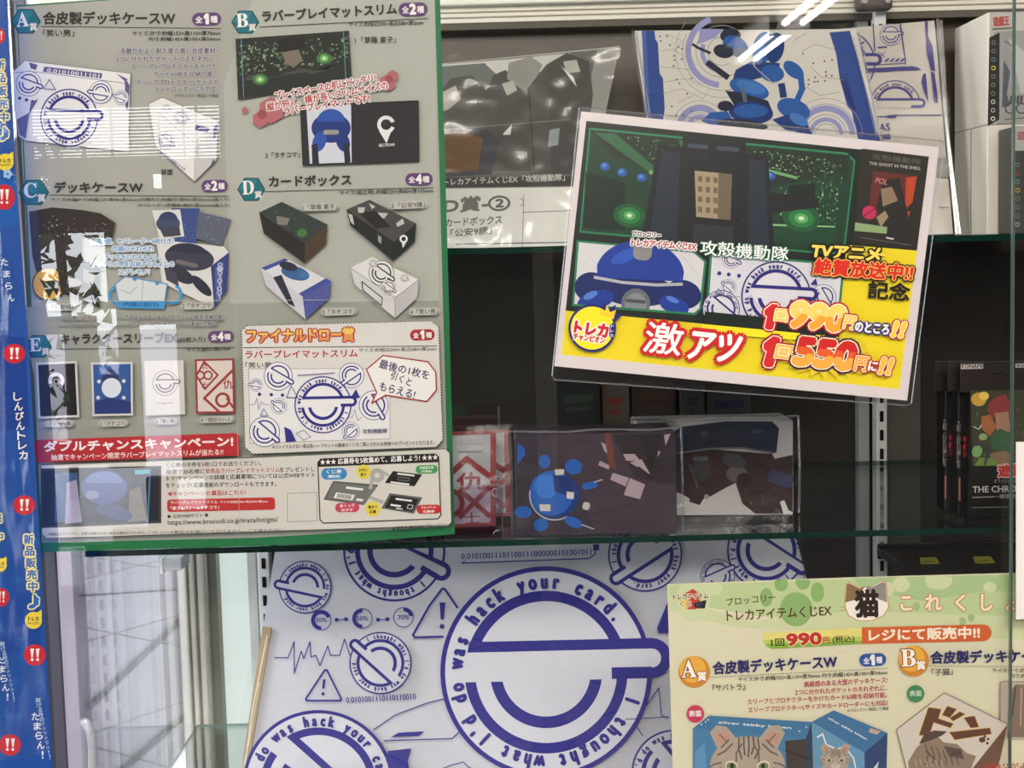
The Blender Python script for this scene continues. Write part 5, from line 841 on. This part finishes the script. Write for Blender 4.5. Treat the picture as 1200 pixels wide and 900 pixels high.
S = Sheet(r2, planeY(yf-.0006)); S.part('front_print'); S.poly([(1160, 15), (1232, 12), (1232, 140), (1162, 146)], (186, 184, 178)); S.poly([(1162, 17), (1232, 14), (1232, 34), (1163, 37)], (196, 192, 184)); S.poly([(1165, 37), (1232, 34), (1232, 138), (1168, 146)], (158, 158, 154)); S.poly([(1176, 70), (1184, 84), (1180, 110), (1184, 124), (1174, 126)], (92, 96, 104)); S.poly([(1182, 44), (1200, 60), (1230, 50), (1230, 100), (1196, 110)], (190, 190, 186)); S.line([(1178, 48), (1186, 54)], 1.4, (100, 100, 100)); S.ring(1184, 127, 5, 6.5, (70, 66, 62)); S.ring(1197, 127, 5, 6.5, (70, 66, 62)); S.line([(1178, 140), (1200, 138)], 1.2, (90, 86, 82)); S.bits([[(1184+i*4, 112), (1187+i*4, 112), (1186+i*4, 122), (1183+i*4, 121)] for i in range(4)], (80, 78, 76))
S.t('遊戯王', 1164.5, 31, 1183, 29.5, 11, (176, 84, 78), .03); S.bits([[(1163, 33), (1186, 31.5), (1186, 34), (1163, 35.5)]], (120, 110, 100))
S.part('ring_strip'); S.poly([(1159.5, 44), (1171.5, 38), (1171, 140), (1157.5, 148)], (46, 44, 42))
for i, c in enumerate(((120, 118, 112), (120, 118, 112), (92, 130, 150), (210, 190, 90), (120, 118, 112), (130, 128, 120), (120, 118, 112), (190, 188, 180), (170, 168, 160), (216, 214, 206))): S.ring(1164.5-.1*i, 50+9.9*i, 1.6, 2.7, c)
S.done()
yf2 = .26
r3 = carton(P(1187, 210, yf2).x, P(1260, 210, yf2).x, yf2, .298, ZU, P(1200, 148, yf2).z, mat((60, 60, 58), .4, .4, grain=.04), 'dark_carton', 'dark carton with ring symbols at the right edge of the upper shelf')
S = Sheet(r3, planeY(yf2-.0006)); S.part('front_print'); S.poly([(1187, 149), (1258, 147), (1258, 174), (1187, 177)], (170, 168, 162)); S.t('遊戯王', 1192, 164, 1220, 163, 10, (160, 90, 84), .03)
for i, c in enumerate(((110, 120, 130), (150, 70, 60), (92, 130, 150), (190, 150, 70), (110, 110, 108), (110, 110, 108), (110, 110, 108), (150, 150, 146))): S.ring(1192.5, 193+i*10, 1.6, 2.8, c)
S.poly([(1200, 182), (1258, 180), (1258, 276), (1200, 277)], (80, 84, 84)); S.done()
# ---- sleeve packs in their clear stand
RDP = (138, 28, 38); WP = (170, 165, 173)
def sleeve_pack(pl, q, base, label, seed):
    root = thing('sleeve_pack', pl.at(*base), label, 'sleeve pack', 'red and white sleeve packs')
    S = Sheet(root, pl); t = S.t; S.part('pack'); S.slab(q, RDP, .009, .0)
    i_ = [qm(q, .05, .035), qm(q, .93, .035), qm(q, .93, .965), qm(q, .05, .965)]
    S.poly(i_, WP); S.part('emblem_print'); e = lambda u, v: qm(i_, u, v)
    S.line([e(0, .0), e(.44, .26), e(.04, .62), e(-.02, .57)], 3.2, RDP); x, y = e(.16, .27); S.ring(x, y, 7.5, 11.5, RDP)
    S.line([e(.1, .64), e(.66, .27), e(.985, .47)], 7, RDP); x, y = e(.42, .76); S.ring(x, y, 11, 17, RDP); S.line([e(.56, .92), e(.985, .60)], 6, RDP); S.line([e(.56, .62), e(.985, .92)], 6, RDP); t('仇', *e(.52, .62), *e(.92, .62), 20, RDP, .02); t('士', *e(.6, 1.0), *e(.86, 1.0), 13, RDP, .0)
    for k, s_ in enumerate(('GHOST IN THE SHELL', 'STAND ALONE COMPLEX')): t(s_, *e(.50, .075+.035*k), *e((.86, .9, .72)[k], .075+.035*k), 2, (110, 100, 108), .01)
    t('"Individual Eleven"', *e(.52, .20), *e(.9, .20), 2.8, (70, 50, 60), .03); S.poly([e(0, .03), e(.3, .24), e(.1, .42)], WP) if False else None
    S.done(); S.film([qm(q, -.03, -.05), qm(q, 1.04, -.05), qm(q, 1.03, 1.0), qm(q, -.03, 1.0)], 'plastic_sleeve', .0014, .0025, 18, seed, FILM, freq=50)
    return S
sp = plane3((486, 508, .118), (580, 505, .118), (535, 622, .095)); sleeve_pack(sp, [(488, 508), (581, 505), (581, 616), (490, 620)], (535, 622), 'front red and white sleeve pack with bold diamond emblem in the clear stand', 2)
sp2 = plane3((500, 506, .155), (597, 503, .155), (545, 612, .135)); sleeve_pack(sp2, [(505, 507), (597, 503), (599, 604), (508, 608)], (545, 614), 'rear red and white sleeve pack, mostly hidden behind the front one', 9)
rt = thing('acrylic_stand', P(530, 632, .09), 'clear purplish acrylic stand holding the red and white sleeve packs', 'stand')
bpz = planeY(.175); MB().prism([bpz.at(x, y) for x, y in ((470, 476), (582, 474), (584, 478), (588, 606), (470, 609))], (0, .002, 0), ACRYL).build('back_plate', rt); bpl = rt.children[0]
fpz = planeY(.082); mb = MB(); mb.prism([fpz.at(x, y) for x, y in ((470, 572), (585, 568.5), (588, 571), (589, 630), (470, 634))], (0, .0022, 0), glassy('acrylic_lip', .06, (.93, .90, .95), .03)); flp = mb.build('front_lip', rt)
MB().box(P(470, 620, .082).x, P(589, 620, .082).x, .082, .177, ZLo+.0003, ZLo+.0016, glassy('acrylic_base', .08, (.9, .88, .94), .08)).build('base', rt)
mb = MB()
for a, b in (((584, 476), (588, 606)),): mb.tube([bpz.at(*a, .001), bpz.at(*b, .001)], .0008, FOLD, 6)
mb.build('polished_edge', bpl); mb = MB(); mb.tube([fpz.at(470, 571.6, .001), fpz.at(586, 568.2, .001), fpz.at(588.5, 572, .001), fpz.at(589, 630, .001)], .0007, FOLD, 6); mb.build('polished_edge', flp)
S = Sheet(rt, fpz, .001)
for x, y in ((581, 577), (583, 626)): S.part('stud').ring(x, y, 4, 5, (170, 160, 180), 60 if y < 600 else 180, 290 if y < 600 else 300)
S.done()
# ---- deck cases on the lower shelf
def deck_case(px0, px1, pyt, pyb, yf, dep, label, side):
    x0, x1, z1, _ = fit(px0, px1, pyt, pyb, yf)
    rt = thing('deck_case', ((x0+x1)/2, yf, ZLo), label, 'deck case', 'wrapped deck cases'); MB().box(x0, x1, yf, yf+dep, ZLo+.0008, z1, side, .0018).build('case', rt)
    fm = MB(); e = .0035; V = []; F = []; N = 22                                        # loose shrink film around the case
    f0, f1 = yf-.0022, yf+dep+.002
    for j in range(N+1):
        for i in range(N+1):
            u, v = i/N, j/N; p = Vector((x0-e+(x1-x0+2*e)*u, f0, ZLo+.0006+(z1+e-ZLo)*v)); ee = max(abs(u-.5), abs(v-.5))*2
            p.y -= .0022*(noise.noise(p*60)+.3)*ee**3 + (.0006*noise.noise(p*130)); V.append(p)
    F = [[j*(N+1)+i, j*(N+1)+i+1, (j+1)*(N+1)+i+1, (j+1)*(N+1)+i] for j in range(N) for i in range(N)]
    b = len(V)
    for j in range(7):
        for i in range(N+1):
            p = Vector((x0-e+(x1-x0+2*e)*i/N, f0+(f1-f0)*j/6, z1+e)); p.z += .002*noise.noise(p*90); V.append(p)
    F += [[b+j*(N+1)+i, b+j*(N+1)+i+1, b+(j+1)*(N+1)+i+1, b+(j+1)*(N+1)+i] for j in range(6) for i in range(N)]
    o = link('shrink_wrap', V, F, [0]*len(F), [glassy('wrap_film', .05, (.97, .97, .97), .08)], rt, True); o['label'] = 'clear crinkled shrink wrap'; wr = o
    mb = MB(); ff = FOLD
    for xx in (x0-e, x1+e): MB().tube([(xx, f0, ZLo+.0014), (xx+.0006, f0-.001, (ZLo+z1)/2), (xx, f0, z1+e)], .0011, ff, 6).build('wrap_seam', wr)
    mb.tube([(x0-e, f0, z1+e)]+[(x0+(x1-x0)*k/6, f0-.0006*(k % 2), z1+e-.0008*(k % 3)) for k in range(1, 6)]+[(x1+e, f0, z1+e)], .0009, ff, 6); mb.build('wrap_seam', wr)
    return rt, Sheet(rt, planeY(yf-.0004))
yA = onZ(697, 627, ZLo).y; yB = onZ(845, 604, ZLo).y
rt, S = deck_case(604, 793, 508, 627, yA, .055, 'front dark purple deck case with a round blue machine, wrapped, beside the red packs', mat((66, 54, 64), .35, .4))
S.part('picture_print'); DP = (66, 54, 64)
S.poly([(605, 509), (792, 507), (792, 625), (605, 626.5)], DP); S.poly([(605, 509), (640, 509), (700, 626), (605, 626.5)], (60, 50, 62)); S.poly([(716, 510), (792, 507), (792, 570), (745, 560)], (48, 38, 42)); b1, b2 = (38, 94, 176), (56, 120, 204)
S.poly([(606, 520), (614, 524), (616, 532), (606, 545)], b1); S.poly(ell(638, 541, 7, 8), b1); S.poly(ell(672, 547, 10, 9), b1); S.poly(ell(650, 580, 29, 27), (26, 60, 122)); S.poly(ell(646, 578, 26, 26), b1); S.poly(ell(640, 570, 14, 14), b2); S.poly([(648, 556), (668, 560), (676, 570), (668, 582), (650, 576)], (26, 52, 112)); S.ring(650, 580, 28.5, 30, (180, 182, 190), 60, 190); S.poly(rr(682, 571, 700, 567, 8, 4), b1); S.poly(ell(613, 600, 10, 7), b1); S.poly(rr(626, 618, 642, 612, 14, 6), b1); S.poly(ell(672, 612, 11, 6, 25), b1); S.poly(rr(683, 592, 691, 594, 9, 3), (196, 190, 186)); S.line([(696, 565), (706, 562)], 1.2, (200, 196, 196)); S.line([(682, 615), (696, 620)], 1.2, (200, 196, 196)); S.bits([[(632, 591), (645, 591), (645, 599), (633, 599)], [(664, 576), (673, 577), (672, 585), (664, 584)], [(650, 550), (661, 550), (661, 556), (651, 557)]], (206, 200, 190))
S.bits([[(718, 554), (737, 560), (733, 570), (715, 562)], [(738, 560), (756, 568), (750, 585), (731, 580)], [(703, 540), (716, 546), (713, 550), (701, 545)], [(704, 518), (712, 522), (714, 534), (708, 528)], [(730, 532), (744, 532), (750, 540), (734, 540)], [(738, 542), (752, 538), (762, 556), (748, 548)], [(778, 510), (786, 508), (780, 522)], [(768, 526), (774, 530), (770, 536)]], (170, 150, 156)); S.poly([(708, 508), (716, 508), (722, 550), (714, 548)], (110, 62, 54)); S.poly([(748, 512), (775, 510), (770, 536), (762, 552), (756, 530)], (34, 28, 30)); S.line([(748, 548), (764, 560)], 3, (34, 28, 30))
S.done()
rt, S = deck_case(746, 930, 494, 604, yB, .05, 'rear deck case with dark machine picture on white, behind the purple case', mat((190, 188, 186), .35, .4))
S.part('picture_print'); S.poly([(747, 495), (929, 493), (929, 603), (747, 604)], (184, 181, 180)); M1, M2 = (44, 50, 66), (56, 40, 40)
S.poly([(760, 530), (782, 510), (800, 500), (850, 493.6), (905, 494), (913, 502), (910, 530), (900, 534), (905, 530), (860, 524), (795, 530)], M1); S.poly([(760, 532), (830, 526), (905, 532), (908, 538), (898, 544), (884, 555), (862, 566), (850, 572), (832, 582), (815, 588), (797, 578), (770, 570), (760, 560)], M2); S.line([(795, 531), (830, 526), (870, 525), (905, 531)], 2.4, (110, 112, 116)); S.poly([(862, 566), (898, 540), (929, 533), (929, 602), (885, 602), (870, 590)], (58, 44, 44)); S.poly(rr(900, 556, 929, 566, 16, 5), (60, 64, 92)); S.poly(ell(864, 556, 13, 10, 10), (96, 90, 86)); S.poly(ell(860, 540, 14, 8, 15), (70, 70, 76)); S.poly(ell(872, 562, 9, 8), (44, 34, 34)); S.poly(ell(822, 552, 10, 14, 15), (62, 58, 62)); S.poly(rr(812, 538, 830, 537, 5), (90, 94, 100)); S.poly([(808, 580), (826, 582), (820, 592), (808, 588)], M2); S.poly(ell(828, 582, 3), (150, 140, 130)); S.poly([(914, 588), (919, 586), (924, 598), (929, 600), (929, 602), (918, 602)], (206, 204, 200)); S.bits([[(822, 506), (830, 505), (829, 511), (821, 512)], [(882, 503), (892, 503), (892, 508), (882, 508)]], (74, 80, 96)); S.line([(808, 545), (818, 572)], 1, (110, 100, 94)); S.line([(893, 580), (894, 592)], .8, (90, 80, 76))
S.done()
# clear riser below the rear case
# ---- hanging trading card boxes on the lower right
BLK = mat((18, 16, 16), .35, .4, key='black_carton', grain=.05, scale=40)
yC = onZ(1150, 608, ZLo).y
def cardbox(px0, px1, pyt, yf, dep, label, front):
    x0, x1, z1, _ = fit(px0, px1, pyt, 606, yf); xa, xb, z2, _ = fit(px0, px1, 423, 606, yf)
    rt = thing('trading_card_box', ((x0+x1)/2, yf, ZLo), label, 'card box', 'black trading card boxes'); MB().box(x0, x1, yf, yf+dep, ZLo+.0006, z1, BLK, .0012).build('carton', rt)
    mb = MB(); mb.box(x0-.0075, x1, yf+.001, yf+.0022, z1-.001, z2, mat((34, 25, 23), .4, .4), .0004); o = mb.build('hang_tab', rt); o['label'] = 'dark brown hang tab'
    return rt, Sheet(rt, planeY(yf-.0005))
rt, S = cardbox(1137, 1236, 457, yC, .022, 'front black card box with coloured front picture and hang tab, lower right', True); t = S.t
S.part('picture_print'); S.poly([(1137, 458), (1236, 456), (1236, 604), (1134, 606)], (20, 17, 17)); S.poly([(1137, 457.5), (1236, 456), (1236, 560), (1140, 560)], (58, 58, 40)); pic = [(1138, 458), (1235, 456.5), (1235, 556), (1140, 558)]
S.city(pic, 34, [(70, 84, 48), (96, 92, 50), (44, 52, 36)], 31); S.poly(ell(1147, 468, 9, 8), (190, 150, 56)); S.poly(ell(1153, 464, 6, 5), (216, 186, 90)); S.poly([(1158, 474), (1166, 466), (1178, 462), (1184, 472), (1182, 486), (1170, 482), (1160, 496)], (128, 52, 50)); S.poly([(1166, 484), (1182, 482), (1184, 506), (1168, 508)], (150, 112, 90));  S.poly([(1150, 488), (1160, 486), (1168, 500), (1160, 512), (1150, 502)], (150, 92, 52)); S.poly([(1160, 510), (1172, 502), (1184, 508), (1186, 524), (1176, 532), (1162, 526)], (52, 82, 56)); S.poly([(1160, 532), (1176, 528), (1187, 532), (1187, 546), (1162, 546)], (118, 96, 72)); S.poly([(1140, 548), (1148, 536), (1164, 538), (1172, 546), (1166, 556), (1142, 557)], (98, 124, 54)); S.poly(ell(1145, 529, 6, 7, 20), (110, 150, 90)); S.line([(1140, 522), (1150, 520), (1158, 532), (1154, 544)], 3, (58, 56, 60)); S.poly([(1200, 458), (1234, 458), (1234, 520), (1206, 510)], (92, 110, 118)); S.line([(1141, 500), (1147, 503), (1150, 498)], .8, (206, 206, 200)); S.poly(ell(1152, 512, 5, 4), (130, 150, 96))
S.poly([(1138, 546), (1236, 545), (1236, 560), (1138, 562)], (22, 20, 18))
S.part('title_print'); t('遊戯王', 1170, 559, 1214, 557, 14, (176, 40, 40), .04, o=((214, 196, 190), .9)); t('オフィシャルカードゲーム', 1165, 566.5, 1212, 565.5, 5, (150, 146, 140), .01); t('THE CHRONICLES', 1140, 577.5, 1224, 575.5, 7.5, (190, 186, 180), .004); S.line([(1140, 583), (1166, 582)], .8, (170, 166, 160)); t('−精霊術の−', 1168, 584.5, 1200, 583.5, 5, (150, 146, 140), .01); S.line([(1139, 595), (1182, 594)], .7, (140, 136, 130))
S.done(); S2 = Sheet(rt, planeY(yC+.0004)); S2.part('tab_print'); S2.poly([(1126, 427), (1152, 426.5), (1152, 432), (1126, 432.5)], (196, 190, 184)); S2.t('KONAMI', 1127, 431.6, 1151, 431.2, 4.4, (54, 40, 38), .03); S2.line([(1161, 441), (1163, 438.5), (1172, 438), (1175, 436), (1178, 438), (1182, 440.5)], 1.4, (14, 12, 12)); S2.poly([(1190, 426), (1214, 425.5), (1214, 430), (1190, 431)], (170, 166, 160)); S2.t('KONAMI', 1192, 430, 1213, 429.6, 3.6, (54, 40, 38), .03); S2.done()
yD = yC+.004
rt, S = cardbox(1107, 1120, 457, yC+.03, .022, 'rear black card box seen by its spine, left of the front one', False); t = S.t
S.part('spine_print')
def spine(S, x, dy):
    S.vt('KONAMI', x+4.5, 458+dy, x+5, 484+dy, 4.6, (210, 204, 196), .03); S.vt('THE CHRONICLES', x-6, 492+dy, x-6, 546+dy, 4.4, (120, 115, 110), .01); S.vt('遊戯王', x+2, 508+dy, x+2, 534+dy, 7, (170, 40, 44), .03); S.line([(x-5, 558+dy), (x-5, 584+dy)], 2, (150, 96, 84))
spine(S, 1113, 0); S.done()
rt, S = cardbox(1122.5, 1136, 457, yC+.012, .02, 'middle black card box seen by its spine, against the front one', False); S.part('spine_print'); spine(S, 1129.5, 2); S.done()
# ---- price tags on the next glass shelf down, and dim goods at the back of the middle shelf
zt2 = onZ(1120, 658, 1.2).z
sh = ZLo-.02
for k, (a, b) in enumerate((((1079, 661), (1101, 656.5)), ((1143, 660), (1166, 655.5)))):
    q0, q1 = P(a[0], a[1], .31), P(b[0], b[1], .31)
    tr = thing('price_tag', ((q0.x+q1.x)/2, .31, P(a[0], a[1], .31).z), ('left', 'right')[k]+'most of two yellow price tags lying on the dark tray at the lower right', 'price tag', 'yellow price tags')
    z = tr.location.z; MB().prism([(q0.x, .31, z), (q1.x, .31, z), (q1.x+.004, .335, z), (q0.x+.006, .335, z)], (0, 0, .0006), mat((186, 178, 70), .5)).build('tag', tr); tg = tr.children[0]; MB().prism([(q0.x+.003, .313, z+.0007), (q1.x-.004, .313, z+.0007), (q1.x-.003, .316, z+.0007), (q0.x+.004, .316, z+.0007)], (0, 0, .0002), mat((120, 112, 50))).build('print_line', tg)
zt3 = P(1100, 661, .31).z
tr = thing('display_tray', (.46, .3, zt3-.012), 'dark tray under the lower shelf at the right carrying yellow price tags', 'tray')
MB().box(.352, .62, .20, .395, zt3-.008, zt3-.0003, mat((46, 40, 38), .3, .5, grain=.15, scale=60), .001).build('board', tr)
for yy in (.20, .39): MB().box(.352, .62, yy, yy+.004, zt3-.012, zt3+.003, mat((40, 36, 34), .3), .0008).build('rim', tr)
for x in (.36, .6): MB().box(x, x+.008, .29, .3, ZB, zt3-.008, mat((40, 36, 34))).build('leg', tr)
goods = ((652, 704, 449, 506, .37, (22, 22, 26), (40, 52, 42), 'nearly black box at the back of the lower shelf'), (705, 738, 452, 500, .385, (86, 74, 66), (120, 52, 44), 'small dim tan box with a red mark at the back'), (740, 792, 446, 498, .39, (58, 42, 40), (72, 52, 46), 'dim reddish brown box at the back, above the purple case'), (797, 826, 452, 498, .385, (58, 56, 56), (40, 42, 60), 'dim grey box at the back, above the rear deck case'), (828, 880, 456, 497, .39, (64, 60, 60), (40, 40, 66), 'wide dim box with blue band at the back, above the rear deck case'))
for x0, x1, yt, yb_, yy, c, c2, lab in goods:
    a, b, z1, _ = fit(x0, x1, yt, yb_, yy-.03); r = carton(a, b, yy-.03, yy, ZLo, z1, mat(c, .5, .3, grain=.05), 'stock_box', lab, 'box', 'dim boxes at the back'); S = Sheet(r, planeY(yy-.0305)); S.part('front_print')
    S.poly([(x0+8, yt+14), (x1-8, yt+13), (x1-9, yt+22), (x0+9, yt+24)], c2); S.poly([(x0+10, yt+28), (x1-12, yt+27), (x1-12, yt+32), (x0+10, yt+34)], c2); S.done()
bpy.data.objects.remove(_to); bpy.data.curves.remove(_tc)
for n_ in list(bpy.data.meshes):
    if n_.users == 0: bpy.data.meshes.remove(n_)
